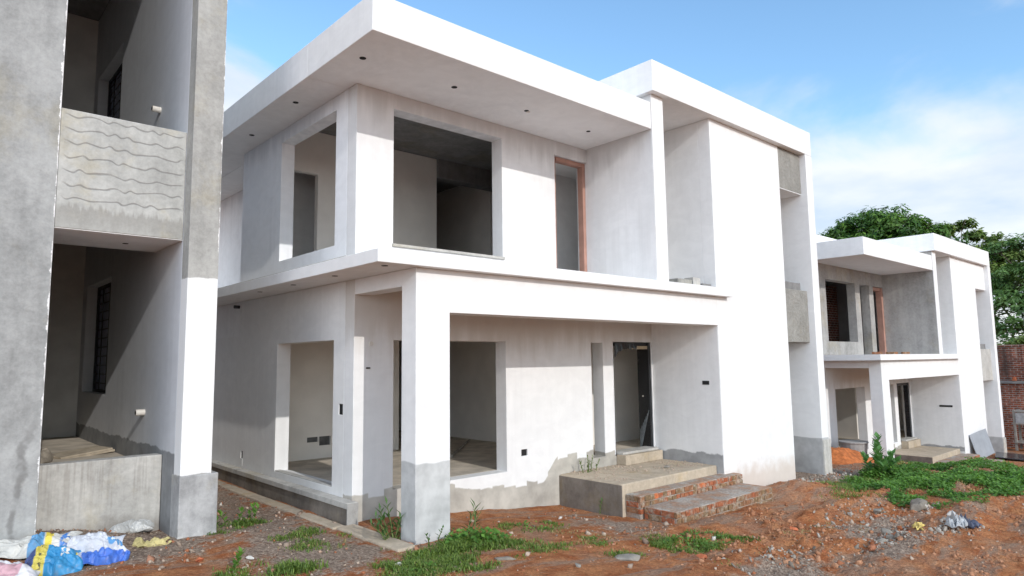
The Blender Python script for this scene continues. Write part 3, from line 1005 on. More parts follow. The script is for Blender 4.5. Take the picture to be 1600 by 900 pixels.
Geo().box(-8.8, -1.883, 2.76, 8.549, 8.85, 9.3).build('ceiling', M_cemd, A)
Geo().box(-3.204, -1.886, 2.78, 2.98, -0.5, 0.90).build('parapet', M_Apar, A, bevel=0.012)
for z0, z1 in ((1.53, 3.47), (5.55, 7.53)):
    G = Geo().box(-1.71, -1.67, 6.2, 6.25, z0, z1).box(-1.71, -1.67, 8.15, 8.2, z0, z1).box(-1.71, -1.67, 6.25, 8.15, z0, z0 + .05).box(-1.71, -1.67, 6.25, 8.15, z1 - .05, z1)
    for k in range(1, 12):
        zk = z0 + (z1 - z0) * k / 12
        G.tube((-1.69, 6.24, zk), (-1.69, 8.16, zk), 0.008, n=6)
    for yy in (6.65, 7.2, 7.75):
        G.tube((-1.69, yy, z0 + .04), (-1.69, yy, z1 - .04), 0.011, n=6)
    gr_ = G.build('window_grille', M_iron, A)
    Geo().box(-1.668, -1.662, 6.2, 8.2, z0, z1).build('window_pane', M_pane, gr_)
for y, z in ((3.60, 5.56), (3.73, 1.37)):
    o = Geo().tube((-1.881, y, z), (-1.99, y, z), 0.042, n=14).build('pipe_stub', M_pvc, A)
    Geo().tube((-1.985, y, z), (-1.995, y, z), 0.026, n=12).build('pipe_bore', M_dark, o)

# ------------------------------------------------------------------ things lying about


def ico(sub=2):
    bm = bmesh.new()
    bmesh.ops.create_icosphere(bm, subdivisions=sub, radius=1)
    v = np.array([q.co[:] for q in bm.verts])
    f = np.array([[q.index for q in p.verts] for p in bm.faces])
    bm.free()
    return v, f


IV2, IF2 = ico(2)
IV3, IF3 = ico(3)
IV1, IF1 = ico(1)


def rock(name, x, y, size, mat, label, cat, group=None, flat=0.6, seed=0, sink=0.25, tone=0.5, parent=None):
    rs = np.random.default_rng(seed)
    v = IV3.copy()
    for _ in range(14):                                      # cut by random planes: broken faces
        n = rs.normal(size=3)
        n /= np.linalg.norm(n)
        d = rs.uniform(0.36, 0.72)
        s = v @ n
        v = v - np.outer(np.maximum(s - d, 0), n)
    v += rs.normal(size=v.shape) * 0.022
    v *= np.array(size) * 0.5
    a = rs.uniform(0, 6.28)
    c_, s_ = math.cos(a), math.sin(a)
    v = np.column_stack([v[:, 0] * c_ - v[:, 1] * s_, v[:, 0] * s_ + v[:, 1] * c_, v[:, 2]])
    z = gz(x, y) + size[2] * (0.5 - sink)
    o = np_mesh(name, v, IF3, mat, tone=np.full(len(IF3), tone))
    o.location = (x, y, z)
    tag(o, label, cat, group)
    return o


M_rock = cement('rubble_stone', base=(0.22, 0.195, 0.165), contrast=1.2)
M_conc = cement('concrete_lump', base=(0.26, 0.24, 0.21), contrast=1.0)
M_redlump = simple('brick_fragment', (0.42, 0.13, 0.06), 0.9, 0.25, 12)
M_whitelump = simple('lime_lump', (0.55, 0.53, 0.49), 0.9, 0.1)

rock('boulder', 7.75, -2.55, (0.46, 0.34, 0.30), M_rock, 'big rounded grey stone at the front edge of the green creeper patch', 'stone', flat=0.7, seed=3)
rock('stone', 8.05, -2.45, (0.30, 0.22, 0.16), M_cemd, 'darker stone lying just behind the big rounded grey stone', 'stone', seed=4)
rock('stone', 7.0, -2.2, (0.20, 0.15, 0.12), M_conc, 'small pale stone left of the big rounded grey stone', 'stone', seed=5)
rock('stone', 7.25, -3.15, (0.2, 0.16, 0.12), M_whitelump, 'whitish lump on the red earth above the paper rubbish', 'stone', seed=6)
lumps = [(5.0, -2.98, .22, .12, 'M_conc', 'flat grey concrete lump at the left end of the rubble row in the earth'),
         (5.25, -3.10, .17, .12, 'M_rock', 'brownish broken concrete lump in the middle of the rubble row'),
         (5.55, -3.12, .15, .11, 'M_redlump', 'reddish brick lump at the right end of the rubble row'),
         (5.62, -2.82, .24, .13, 'M_conc', 'larger pale concrete lump behind the rubble row')]
for k, (x, y, s, h, m, lb) in enumerate(lumps):
    rock('concrete_lump', x, y, (s, s * .75, h), globals()[m], lb, 'rubble', 'rubble lumps in the red earth', seed=20 + k)
rock('brick_piece', -1.95, 1.05, (0.13, 0.10, 0.08), M_redlump, 'small orange brick piece beside the printed sacks', 'brick', seed=31, sink=.2)
rock('brick_piece', 2.45, -2.05, (0.20, 0.13, 0.09), M_redlump, 'flat orange brick piece alone in the earth below the steps', 'brick', seed=32, sink=.3)
rock('brick_piece', 4.7, -2.0, (0.14, 0.1, 0.08), M_redlump, 'orange brick chip in the grey rubble right of the steps', 'brick', seed=33, sink=.3)
rock('stone', 1.55, -1.75, (0.34, 0.24, 0.09), M_conc, 'flat grey slab of cement lying in the grass in front', 'stone', seed=34, sink=.35)
rock('stone', 0.35, -1.15, (0.30, 0.20, 0.08), M_rock, 'flat grey stone in the grass below the porch column', 'stone', seed=35, sink=.35)
rock('stone', 0.75, -1.75, (0.12, 0.09, 0.06), M_conc, 'small pale stone at the lower edge below the grass', 'stone', seed=39, sink=.35)
rock('stone', -0.62, -0.62, (0.13, 0.10, 0.06), M_whitelump, 'white lime lump in the grass left of the porch column', 'stone', seed=36, sink=.2)
rock('stone', -1.55, 0.72, (0.12, 0.09, 0.05), M_whitelump, 'white pebble on the passage gravel right of the sacks', 'stone', seed=37, sink=.2)
rock('stone', 8.75, -0.42, (0.16, 0.12, 0.10), M_whitelump, 'white plaster lump near the foot of the tall blank wall', 'stone', seed=38, sink=.2)
# lump on the porch
o = rock('stone', 5.45, 0.55, (0.22, 0.12, 0.08), M_conc, 'broken mortar lump lying on the porch platform', 'stone', seed=40)
o.location.z = 0.15 + 0.025

# concrete blocks left on the canopy
M_block = cement('block_cement', base=(0.33, 0.32, 0.29), contrast=1.2)
for x, w, lb, m in ((5.28, 0.42, 'grey concrete block lying on the canopy in the balcony recess', M_block),
                    (5.74, 0.22, 'pale block standing beside the grey one on the canopy', M_ledge),
                    (6.02, 0.28, 'dark low block against the tall blank wall on the canopy', M_cemd)):
    h = 0.11 if m is not M_ledge else 0.16
    if m is M_cemd:
        h = 0.07
    o = Geo().box(-w / 2, w / 2, -0.09, 0.09, 0, h).box(-w / 2 + .02, w / 2 - .03, -.095, -.088, .02, h - .02).build('concrete_block', m, None, bevel=0.008, loc=(x + w / 2, 0.16, 3.241))
    tag(o, lb, 'block')

# bricks on the balcony slab of the second villa
rb = np.random.default_rng(3)
for k in range(8):
    x = 14.2 + 0.36 * k + rb.uniform(-.1, .1)
    y = rb.uniform(0.18, 0.45)
    o = Geo().box(-.10, .10, -.048, .048, 0, .062, tone=rb.random() * .4).build('brick', M_stepbrick, None, bevel=0.006, tone=True, loc=(x, y, 2.052))
    o.rotation_euler = (0, 0, rb.uniform(0, 3.1))
    tag(o, 'loose brick lying along the edge of the unfinished balcony', 'brick', 'bricks on the far balcony edge')

# heap of orange earth beside the second villa
hx, hy = np.meshgrid(np.linspace(-1, 1, 46), np.linspace(-1, 1, 30))
rr = np.hypot(hx, hy)
hz = np.clip(1 - rr ** 1.5, 0, 1) * (0.55 + 0.7 * fbm(hx * 3 + 9, hy * 3 + 4, 4)) + (fbm(hx * 9, hy * 9, 8) - .5) * .25 * np.clip(1.1 - rr, 0, 1) - 0.06
hv = np.column_stack([hx.ravel() * 1.35, hy.ravel() * .75, hz.ravel() * 0.42])
hi = np.arange(46 * 30).reshape(30, 46)
hq = np.column_stack([hi[:-1, :-1].ravel(), hi[:-1, 1:].ravel(), hi[1:, 1:].ravel(), hi[1:, :-1].ravel()])
M_orange = simple('orange_earth', (0.47, 0.145, 0.045), 0.95, 0.3, 10, bump=0.6)
o = np_mesh('earth_heap', hv, hq, M_orange, smooth=False)
o.location = (12.9, 0.9, gz(12.9, 0.9) - 0.03)
tag(o, 'heap of bright orange earth between the two villas', 'earth heap')
# concrete ring / block on that heap
o = Geo().tube((0, 0, 0), (0, 0, .42), .30, .33, n=20).tube((0, 0, .421), (0, 0, .46), .36, .36, n=20).build('concrete_drum', M_cem, None, bevel=0.01, loc=(14.35, 1.05, -0.66))
tag(o, 'low round concrete block standing behind the orange earth heap', 'block')
o = Geo().box(-.2, .2, -.11, .11, 0, .19).box(-.15, .15, -.115, -.108, .03, .16).build('concrete_block', M_conc, None, bevel=0.012, loc=(13.75, 1.35, -0.52))
o.rotation_euler = (0, .05, .4)
tag(o, 'small pale block left of the round concrete block by the earth heap', 'block')

# board leaning on the second villa, black sheet on the ground
M_board = simple('cement_board', (0.30, 0.32, 0.345), 0.6, 0.08, 3)
o = Geo().box(0, 1.5, -.012, .012, 0, .80).build('leaning_board', M_board, None, bevel=0.003, loc=(21.05, -0.02, -1.30))
o.rotation_euler = (R(-14), R(-4), R(-3))
tag(o, 'grey cement board leaning against the tall wall of the farther villa', 'board')
M_blacksheet = simple('black_sheet', (0.03, 0.034, 0.038), 0.18, 0.2, 3, spec=0.6, bump=0.05)
o = Geo().box(-.9, .9, -.7, .7, 0, .035).box(-.88, .88, -.72, -.701, .004, .03).build('black_sheet', M_blacksheet, None, bevel=0.004, loc=(22.9, -0.75, -1.33))
o.rotation_euler = (R(3), R(1.5), R(12))
tag(o, 'shiny black sheet lying on the ground beside the leaning board', 'sheet')
o = Geo().box(-1.2, 1.2, -.12, .12, 0, .10).box(-1.0, 0.4, -.11, .11, .10, .18).build('brick_kerb', brick_mat('kerb_brick', c1=(.36, .11, .05), c2=(.26, .08, .04)), None, bevel=0.01, loc=(20.9, -1.75, -1.33))
o.rotation_euler.z = R(-8)
tag(o, 'low red brick kerb in front of the shiny black sheet', 'kerb')

# timber rack in front of the brick wall
rk = empty('timber_rack', (27.0, 0.25, -1.58), 'weathered wooden rack standing in front of the dark brick wall', 'rack')
for x in (0, .7):
    for y in (-1.2, 0):
        Geo().box(x - .04, x + .04, y - .04, y + .04, 0, 1.45 if y else 1.5).build('post', M_wood_grey, rk, bevel=.004)
for z in (.28, .98):
    Geo().box(-.06, .76, -1.3, .06, z, z + .05).build('shelf', M_wood_grey, rk, bevel=.004)
Geo().box(-.055, -.03, -1.0, -.05, 1.02, 1.40).build('back_panel', simple('grey_sheet', (.36, .36, .36), .7, .2), rk)
Geo().box(-.06, .76, -1.28, 0.05, 1.42, 1.46).build('top_board', M_wood_grey, rk)

# brick boundary wall
bwl = empty('brick_wall', (28.6, 0, 0), 'dark stained brick boundary wall under the trees at the right edge', 'wall')
Geo().panel('y', -9, 8, -2.2, 2.32, 0, 0.25, [(-2.6, -0.35, 1.05, 1.95)]).build('brickwork', M_brickwall, bwl, bevel=.01)
Geo().box(0.14, 0.24, -2.6, -0.35, 1.05, 1.95).build('recess_back', M_brick_int, bwl)
Geo().box(-.12, -.002, -9, 8, 0.86, 0.97).build('ledge', M_cemd, bwl, bevel=.01)
Geo().box(-.03, .28, -9, 8, 2.322, 2.40).build('coping', brick_mat('coping_brick', c1=(.22, .08, .05), c2=(.15, .06, .04), axis='y'), bwl, bevel=.01)
for y in (-0.05, 5.5):
    Geo().box(-.12, -.002, y - .17, y + .17, .972, 2.32).build('pier', M_brickwall, bwl, bevel=.01)
o = Geo().box(-.1, .1, -.06, .06, 0, .09, tone=1).box(-.06, .09, -.05, .05, .091, .15, tone=.9).build('brick', M_redlump, None, bevel=.01, loc=(28.535, 0.02, 0.972))
tag(o, 'bright orange brick resting on the ledge of the brick wall', 'brick')
o.location = (28.53, 0.45, 0.973)

# ------------------------------------------------------------------ sacks and litter at lower left


def sack(name, loc, size, rotz, mat, label, cat='sack', seed=0, tilt=(0, 0), wrinkle=0.02, collapse=0.3, twist=0.0):
    rs = np.random.default_rng(seed)
    nu, nv = 80, 50
    u, v = np.meshgrid(np.linspace(-1, 1, nu), np.linspace(-1, 1, nv))
    prof = (np.clip(1 - np.abs(u) ** 3.2, 0, 1) ** 0.55) * (np.clip(1 - np.abs(v) ** 3.0, 0, 1) ** 0.55)
    sd = int(rs.integers(1000))
    cr = np.abs(fbm(u * 2.2 + sd, v * 2.6, sd, 3) - .5) * 2                 # ridged creases
    cr2 = np.abs(vnoise(u * 5 + v * 2.2 + sd, v * 3 - u, sd + 5) - .5) * 2
    dent = fbm(u * 1.4 + sd, v * 1.5, sd + 2, 2)
    top = prof * (size[2] * (1 - collapse * dent)) - wrinkle * (.7 * (1 - cr) ** 2 + .6 * (1 - cr2) ** 3) * np.clip(prof * 2, 0.2, 1)
    for _ in range(11):                                                        # sharp folds of slack woven plastic
        th = rs.uniform(0, math.pi)
        d_ = u * math.cos(th) * size[0] / size[1] + v * math.sin(th) - rs.uniform(-1, 1)
        wd = rs.uniform(.10, .32)
        top = top + rs.uniform(-1, 1) * wrinkle * 1.3 * np.clip(1 - np.abs(d_) / wd, 0, 1) * np.clip(prof * 1.6, .15, 1)
    ex = 1 + 0.06 * (vnoise(u * 3 + sd, v * 3, sd) - .5)
    X = u * size[0] / 2 * ex + 0.03 * np.sin(v * 4 + sd)
    Y = v * size[1] / 2 * ex + 0.03 * np.sin(u * 3 + sd) + twist * u * 0.1
    bot = -0.02 * prof + 0.0 * u
    Z0 = 0.02 + 0.012 * np.sin(u * 7 + v * 5 + sd)
    n = nu * nv
    V = np.vstack([np.column_stack([X.ravel(), Y.ravel(), (top + Z0).ravel()]), np.column_stack([X.ravel(), Y.ravel(), (bot + Z0 - .006).ravel()])])
    idx = np.arange(n).reshape(nv, nu)
    q = np.column_stack([idx[:-1, :-1].ravel(), idx[:-1, 1:].ravel(), idx[1:, 1:].ravel(), idx[1:, :-1].ravel()])
    q2 = q[:, ::-1] + n
    bo = np.concatenate([idx[0, :], idx[1:, -1], idx[-1, -2::-1], idx[-2:0:-1, 0]])
    b2 = np.roll(bo, -1)
    q3 = np.column_stack([b2, bo, bo + n, b2 + n])
    o = np_mesh(name, V, np.vstack([q, q2, q3]), mat, smooth=True)
    o.location = loc
    o.rotation_euler = (tilt[0], tilt[1], rotz)
    tag(o, label, cat)
    return o


def sack_mat(name, build):
    b = NB(name, 0.45, 0.4)
    base = build(b)
    n = b.noise(6, 5)
    c = b.mix(1.0, base, b.grey(b.ramp(n, .3, .7, .78, 1.06)), 'MULTIPLY')
    d = b.ramp(b.noise(3.5, 6, .65), .58, .74, 0, .55)
    c = b.mix(d, c, (0.30, 0.21, 0.14))
    b.col(c)
    ms = b.t.nodes.new('ShaderNodeTexNoise')
    ms.noise_type = 'RIDGED_MULTIFRACTAL'
    ms.inputs['Scale'].default_value = 2.2
    ms.inputs['Detail'].default_value = 2
    b.t.links.new(b.obj, ms.inputs['Vector'])
    b.bump(b.math('ADD', b.math('MULTIPLY', ms.outputs[0], .6), b.math('MULTIPLY', b.noise(130, 1), .10)), .35, .03)
    return b.m


def between(b, v, lo, hi, s=0.006):
    return b.math('MULTIPLY', b.ramp(v, lo - s, lo + s), b.ramp(v, hi - s, hi + s, 1, 0))


def mat_pink(b):
    f = b.math('MULTIPLY', between(b, b.x, -.45, .20), between(b, b.y, -.20, .13))
    return b.mix(f, (.72, .71, .74), (.60, .36, .40))


def mat_long(b):
    c = b.mix(between(b, b.x, .02, .14), (.58, .57, .53), (.10, .28, .50))
    c = b.mix(between(b, b.x, .15, .21), c, (.72, .58, .08))
    f = b.math('MULTIPLY', b.ramp(b.x, .27, .29), b.ramp(b.noise(11, 3), .46, .52))
    return b.mix(f, c, (.06, .19, .50))


def mat_blue(b):
    c = b.mix(b.ramp(b.x, -.07, -.06), (.62, .52, .10), (.035, .25, .50))
    c = b.mix(b.ramp(b.x, -.165, -.155, 1, 0), c, (.05, .08, .22))
    # dark printed lettering blots on the yellow band and a pale picture on the blue
    l = b.math('MULTIPLY', between(b, b.x, -.13, -.09), b.ramp(b.noise(26, 2), .56, .6))
    c = b.mix(l, c, (.12, .11, .06))
    p = b.math('MULTIPLY', between(b, b.x, .06, .13), between(b, b.y, -.03, .06))
    return b.mix(b.math('MULTIPLY', p, b.ramp(b.noise(30, 2), .42, .5)), c, (.70, .66, .60))


def mat_round(b):
    dx = b.math('SUBTRACT', b.x, .14)
    dy = b.math('SUBTRACT', b.y, .06)
    r = b.math('SQRT', b.math('ADD', b.math('MULTIPLY', dx, dx), b.math('MULTIPLY', dy, dy)))
    c = b.mix(b.ramp(r, .078, .084, 1, 0), (.58, .60, .65), (.10, .30, .58))
    c = b.mix(b.math('MULTIPLY', b.ramp(r, .055, .06, 1, 0), b.ramp(b.noise(34, 2), .5, .55)), c, (.62, .68, .75))
    wb = b.math('ADD', b.y, b.math('MULTIPLY', b.math('SUBTRACT', b.noise(7, 2), .5), .12))
    c = b.mix(b.math('MULTIPLY', b.ramp(wb, -.06, -.05, 1, 0), b.ramp(b.x, -.17, -.15)), c, (.06, .16, .55))
    c = b.mix(b.math('MULTIPLY', b.ramp(wb, -.02, -.01, 1, 0), b.ramp(b.x, -.20, -.19, 1, 0)), c, (.66, .56, .08))
    return c


sack('sack', (-3.58, 1.52, gz(-3.58, 1.52) - .01), (.62, .46, .19), R(-32), sack_mat('pink_sack_print', mat_pink), 'white sack with a faded pink panel at the lower left corner', seed=2, collapse=.25, tilt=(R(12), 0))
sack('sack', (-3.30, 2.02, gz(-3.30, 2.02) + .05), (.86, .34, .12), R(-14), sack_mat('long_sack_print', mat_long), 'long flattened white sack with small blue and yellow print along its top', seed=5, collapse=.5, wrinkle=.035, tilt=(R(16), 0))
sack('sack', (-3.12, 1.66, gz(-3.12, 1.66) + .03), (.46, .38, .17), R(-16), sack_mat('blue_sack_print', mat_blue), 'bright blue sack with a yellow band between the white sacks', seed=8, collapse=.35, wrinkle=.03, tilt=(R(22), 0))
sack('sack', (-2.74, 1.66, gz(-2.74, 1.66) + .10), (.50, .44, .12), R(-4), sack_mat('round_sack_print', mat_round), 'crumpled white sack with a round blue emblem, rightmost of the sacks', seed=12, collapse=.5, wrinkle=.05, tilt=(R(30), R(6)))
b = NB('clear_polythene', 0.25, 0.5)
b.col((.62, .62, .60))
b.bsdf.inputs['Transmission Weight'].default_value = 0.35
b.bsdf.inputs['Alpha'].default_value = 1.0
b.bump(b.noise(16, 4), .7, .03)
sack('plastic_roll', (-2.25, 2.60, gz(-2.25, 2.60) + .0), (.48, .17, .13), R(6), b.m, 'crumpled roll of clear plastic against the foot of the parapet', 'plastic', seed=15, collapse=.3)
sack('yellow_rag', (-2.17, 1.98, gz(-2.17, 1.98)), (.34, .22, .045), R(-10), simple('yellow_cloth', (.50, .43, .20), .9, .2, 12), 'yellowish rag on the ground beside the column plinth', 'rag', seed=17, wrinkle=.03)
sack('sack', (-2.95, 4.9, .70), (.75, .40, .17), R(70), simple('dusty_jute', (.30, .26, .21), .95, .2, 10), 'dusty filled sack lying on the verandah floor of the grey house', seed=21, collapse=.2)
o = Geo().box(-.4, .4, -.22, .22, 0, .03).box(-.36, .38, -.2, .21, .03, .055).build('plank', simple('dusty_plank', (.40, .34, .26), .9, .15), None, bevel=.004, loc=(-2.35, 5.3, .702))
o.rotation_euler = (R(2), R(-4), R(20))
tag(o, 'dusty flat boards stacked beside the sack on the verandah floor', 'boards')
# paper rubbish on the earth at right
sack('rubbish', (6.35, -3.45, gz(6.35, -3.45)), (.34, .22, .10), R(20), simple('grey_paper', (.34, .35, .36), .8, .25, 14), 'crumpled grey paper rubbish on the red earth at right', 'rubbish', seed=23, wrinkle=.05)
sack('rubbish', (6.62, -3.50, gz(6.62, -3.5)), (.26, .20, .11), R(-40), simple('dark_plastic', (.06, .07, .11), .4, .3, 14), 'dark plastic scrap right of the grey paper rubbish', 'rubbish', seed=24, wrinkle=.05)
sack('rubbish', (5.95, -3.12, gz(5.95, -3.12) + .01), (.30, .09, .05), R(15), simple('yellow_paper', (.60, .47, .16), .8, .2, 14), 'yellow paper strip lying left of the grey rubbish', 'rubbish', seed=25, wrinkle=.03)

o = Geo().tube((-.95, -.7, .03), (.75, .95, .03), .026, .022, n=10).tube((-.97, -.72, .03), (-.90, -.65, .03), .03, n=10).build('pole', M_wood_grey, None, loc=(3.9, 4.0, .322))
tag(o, 'thin wooden pole lying on the floor inside the ground floor of the middle villa', 'pole')
# ------------------------------------------------------------------ loose stones, one mass
def tri_mass(name, base_v, base_f, pos, scl, rot, tone, mat, kind='stuff', jitter=0.25, smooth=False):
    k, m = len(base_v), len(pos)
    V = np.repeat(base_v[None], m, 0) * (1 + rng.normal(size=(m, k, 1)) * jitter)
    V = V * scl[:, None, :]
    V = np.einsum('mij,mkj->mki', rot, V) + pos[:, None, :]
    F = np.repeat(base_f[None], m, 0) + (np.arange(m) * k)[:, None, None]
    o = np_mesh(name, V.reshape(-1, 3), F.reshape(-1, base_f.shape[1]), mat, smooth=smooth, tone=np.repeat(tone, len(base_f)))
    tag(o, kind=kind)
    return o


def rand_rot(m):
    q = rng.normal(size=(m, 4))
    q /= np.linalg.norm(q, axis=1)[:, None]
    w, x, y, z = q.T
    return np.stack([np.stack([1 - 2 * (y * y + z * z), 2 * (x * y - z * w), 2 * (x * z + y * w)], -1),
                     np.stack([2 * (x * y + z * w), 1 - 2 * (x * x + z * z), 2 * (y * z - x * w)], -1),
                     np.stack([2 * (x * z - y * w), 2 * (y * z + x * w), 1 - 2 * (x * x + y * y)], -1)], 1)


OV = np.array([(1, 0, 0), (-1, 0, 0), (0, 1, 0), (0, -1, 0), (0, 0, 1), (0, 0, -1)], float)
OF = np.array([(0, 2, 4), (2, 1, 4), (1, 3, 4), (3, 0, 4), (2, 0, 5), (1, 2, 5), (3, 1, 5), (0, 3, 5)])


def footprint(x, y):
    """True where a building stands, so nothing is scattered there"""
    a = (x > -0.16) & (x < 6.4) & (y > 1.25)
    a |= (x > 3.7) & (x < 6.7) & (y > -0.78)
    a |= (x > 6.3) & (x < 10.25) & (y > -0.02)
    a |= (x > -0.02) & (x < 0.5) & (y > -0.02) & (y < 0.52)
    a |= (x < -1.44) & (y > 2.03) & ~((x > -3.2) & (x < -1.9) & (y < 2.78))
    a |= (x > 14.2) & (y > 0.15)
    return a


P_, N = [], 0
cand = np.column_stack([rng.uniform(-4.2, 16, 90000), rng.uniform(-5.0, 7.0, 90000)])
ga = gravel_amount(cand[:, 0], cand[:, 1])
clump = fbm(cand[:, 0] * 1.7, cand[:, 1] * 1.7, 55)
keep = (rng.random(len(cand)) < (0.05 + 0.34 * ga) * np.clip((clump - .3) * 3, 0.1, 1.6)) & ~footprint(cand[:, 0], cand[:, 1])
cand = cand[keep][:17000]
m = len(cand)
sz = np.clip(rng.lognormal(-4.35, 0.55, m), 0.005, 0.055)
pz = gheight(cand[:, 0], cand[:, 1]) + sz * 0.25
scl = sz[:, None] * rng.uniform(0.6, 1.25, (m, 3)) * np.array([1, 1, .75])
b = NB('gravel', 0.92, 0.2)
t = b.attr('tone')
c = b.mix(b.ramp(t, 0, .5), (0.20, 0.145, 0.11), (0.44, 0.35, 0.275))
c = b.mix(b.ramp(t, .55, .85), c, (0.33, 0.13, 0.065))
c = b.mix(b.ramp(t, .975, .985), c, (0.56, 0.53, 0.48))
b.col(c)
tri_mass('gravel', OV, OF, np.column_stack([cand, pz]), scl, rand_rot(m), rng.random(m), b.m, jitter=.2)

# earth clods
cand = np.column_stack([rng.uniform(1.5, 16, 26000), rng.uniform(-6.0, -0.6, 26000)])
clump = fbm(cand[:, 0] * 1.1, cand[:, 1] * 2.2, 91)
keep = (rng.random(len(cand)) < np.clip((clump - .46) * 2.4, 0.03, .7)) & ~footprint(cand[:, 0], cand[:, 1])
cand = cand[keep][:5500]
m = len(cand)
sz = np.clip(rng.lognormal(-4.2, 0.5, m), 0.006, 0.05)
pz = gheight(cand[:, 0], cand[:, 1]) + sz * .1
scl = sz[:, None] * rng.uniform(.7, 1.3, (m, 3)) * np.array([1, 1, .7])
b = NB('clod_earth', .95, .1)
c = b.mix(b.attr('tone'), (0.27, 0.115, 0.058), (0.46, 0.25, 0.15))
b.col(b.mix(1.0, c, b.grey(b.ramp(b.noise(40, 4), .3, .7, .75, 1.2)), 'MULTIPLY'))
b.bump(b.noise(60, 4), .6, .01)
tri_mass('earth_clods', IV1, IF1, np.column_stack([cand, pz]), scl, rand_rot(m), rng.random(m), b.m, jitter=.22)

# broken mortar and concrete chips in two drifts on the earth
cand = np.vstack([np.column_stack([rng.normal(5.25, .30, 260), rng.normal(-3.0, .10, 260)]), np.column_stack([rng.normal(5.75, .22, 110), rng.normal(-2.85, .08, 110)]),
                  np.column_stack([rng.normal(6.4, .40, 150), rng.normal(-3.4, .13, 150)]), np.column_stack([rng.normal(7.7, .35, 110), rng.normal(-2.55, .12, 110)]), np.column_stack([rng.normal(9.6, .8, 260), rng.normal(-.25, .25, 260)]),
                  np.column_stack([rng.normal(6.6, .9, 220), rng.normal(-2.2, .25, 220)]), np.column_stack([rng.normal(3.2, .5, 120), rng.normal(-2.6, .2, 120)])])
cand = cand[~footprint(cand[:, 0], cand[:, 1])]
m = len(cand)
sz = np.clip(rng.lognormal(-4.05, .5, m), .008, .048)
b = NB('rubble', .92, .2)
t = b.attr('tone')
c = b.mix(b.ramp(t, 0, .8), (0.19, 0.16, 0.13), (0.42, 0.38, 0.33))
c = b.mix(b.ramp(t, .88, .92), c, (.36, .13, .06))
b.col(b.mix(1.0, c, b.grey(b.ramp(b.noise(45, 4), .3, .7, .75, 1.2)), 'MULTIPLY'))
b.bump(b.noise(60, 4), .6, .01)
tri_mass('rubble', IV1, IF1, np.column_stack([cand, gheight(cand[:, 0], cand[:, 1]) + sz * .15]), sz[:, None] * rng.uniform(.55, 1.35, (m, 3)) * np.array([1, 1, .45]), rand_rot(m), rng.random(m), b.m, jitter=.3)

# gravel swept over the porch platform
m = 420
px = rng.uniform(3.85, 6.3, m)
py = rng.uniform(.25, 1.42, m)
kk = (vnoise(px * 2, py * 2, 3) > .35) | (py > 1.2)
px, py = px[kk], py[kk]
m = len(px)
sz = rng.uniform(.006, .022, m)
tri_mass('porch_grit', OV, OF, np.column_stack([px, py, .15 + sz * .3]), sz[:, None] * rng.uniform(.7, 1.2, (m, 3)), rand_rot(m), rng.random(m) * .25 + .3, bpy.data.materials['gravel'], jitter=.2)

# ------------------------------------------------------------------ grass and creeping plants


def blades(name, patches, mat, kind='stuff'):
    """curved tapering blades in tufts; patches: (x, y, rx, ry, tufts, height, tuft radius)"""
    V, F, T = [], [], []
    off = 0
    for (cx, cy, rx, ry, nt_, h, tr) in patches:
        a = rng.uniform(0, 2 * np.pi, nt_)
        r = np.sqrt(rng.random(nt_))
        tx, ty = cx + rx * r * np.cos(a), cy + ry * r * np.sin(a)
        kp = (fbm(tx * 3.1, ty * 3.1, 61) > 0.47 + .12 * rng.random(len(tx))) & ~footprint(tx, ty)
        tx, ty, r = tx[kp], ty[kp], r[kp]
        nb = 13
        bx = np.repeat(tx, nb) + rng.normal(size=len(tx) * nb) * tr
        by = np.repeat(ty, nb) + rng.normal(size=len(tx) * nb) * tr
        kp = ~footprint(bx, by)
        hh = np.repeat(h * .85 * (1.15 - .5 * r), nb) * rng.uniform(.45, 1.15, len(bx))
        bx, by, hh = bx[kp], by[kp], hh[kp]
        m = len(bx)
        bz = gheight(bx, by) - .01
        az = rng.uniform(0, 2 * np.pi, m)
        lean = rng.uniform(.25, 1.1, m)
        w = rng.uniform(.004, .008, m) * (0.6 + h * 4)
        dx, dy = np.cos(az), np.sin(az)
        sxp, syp = -dy * w, dx * w
        p = np.column_stack
        b0 = p([bx - sxp, by - syp, bz])
        b1 = p([bx + sxp, by + syp, bz])
        mx, my, mz = bx + dx * hh * lean * .35, by + dy * hh * lean * .35, bz + hh * .62
        m0 = p([mx - sxp * .8, my - syp * .8, mz])
        m1 = p([mx + sxp * .8, my + syp * .8, mz])
        ex, ey, ez = bx + dx * hh * lean, by + dy * hh * lean, bz + hh * (1 - .28 * lean)
        e0 = p([ex - sxp * .1, ey - syp * .1, ez])
        e1 = p([ex + sxp * .1, ey + syp * .1, ez])
        V.append(np.stack([b0, b1, m0, m1, e0, e1], 1).reshape(-1, 3))
        base = off + np.arange(m) * 6
        F.append(np.stack([np.column_stack([base, base + 1, base + 3, base + 2]), np.column_stack([base + 2, base + 3, base + 5, base + 4])], 1).reshape(-1, 4))
        T.append(np.repeat(np.clip(rng.normal(.5, .25, m), 0, 1), 2))
        off += m * 6
    o = np_mesh(name, np.vstack(V), np.vstack(F), mat, smooth=True, tone=np.concatenate(T))
    tag(o, kind=kind)
    return o


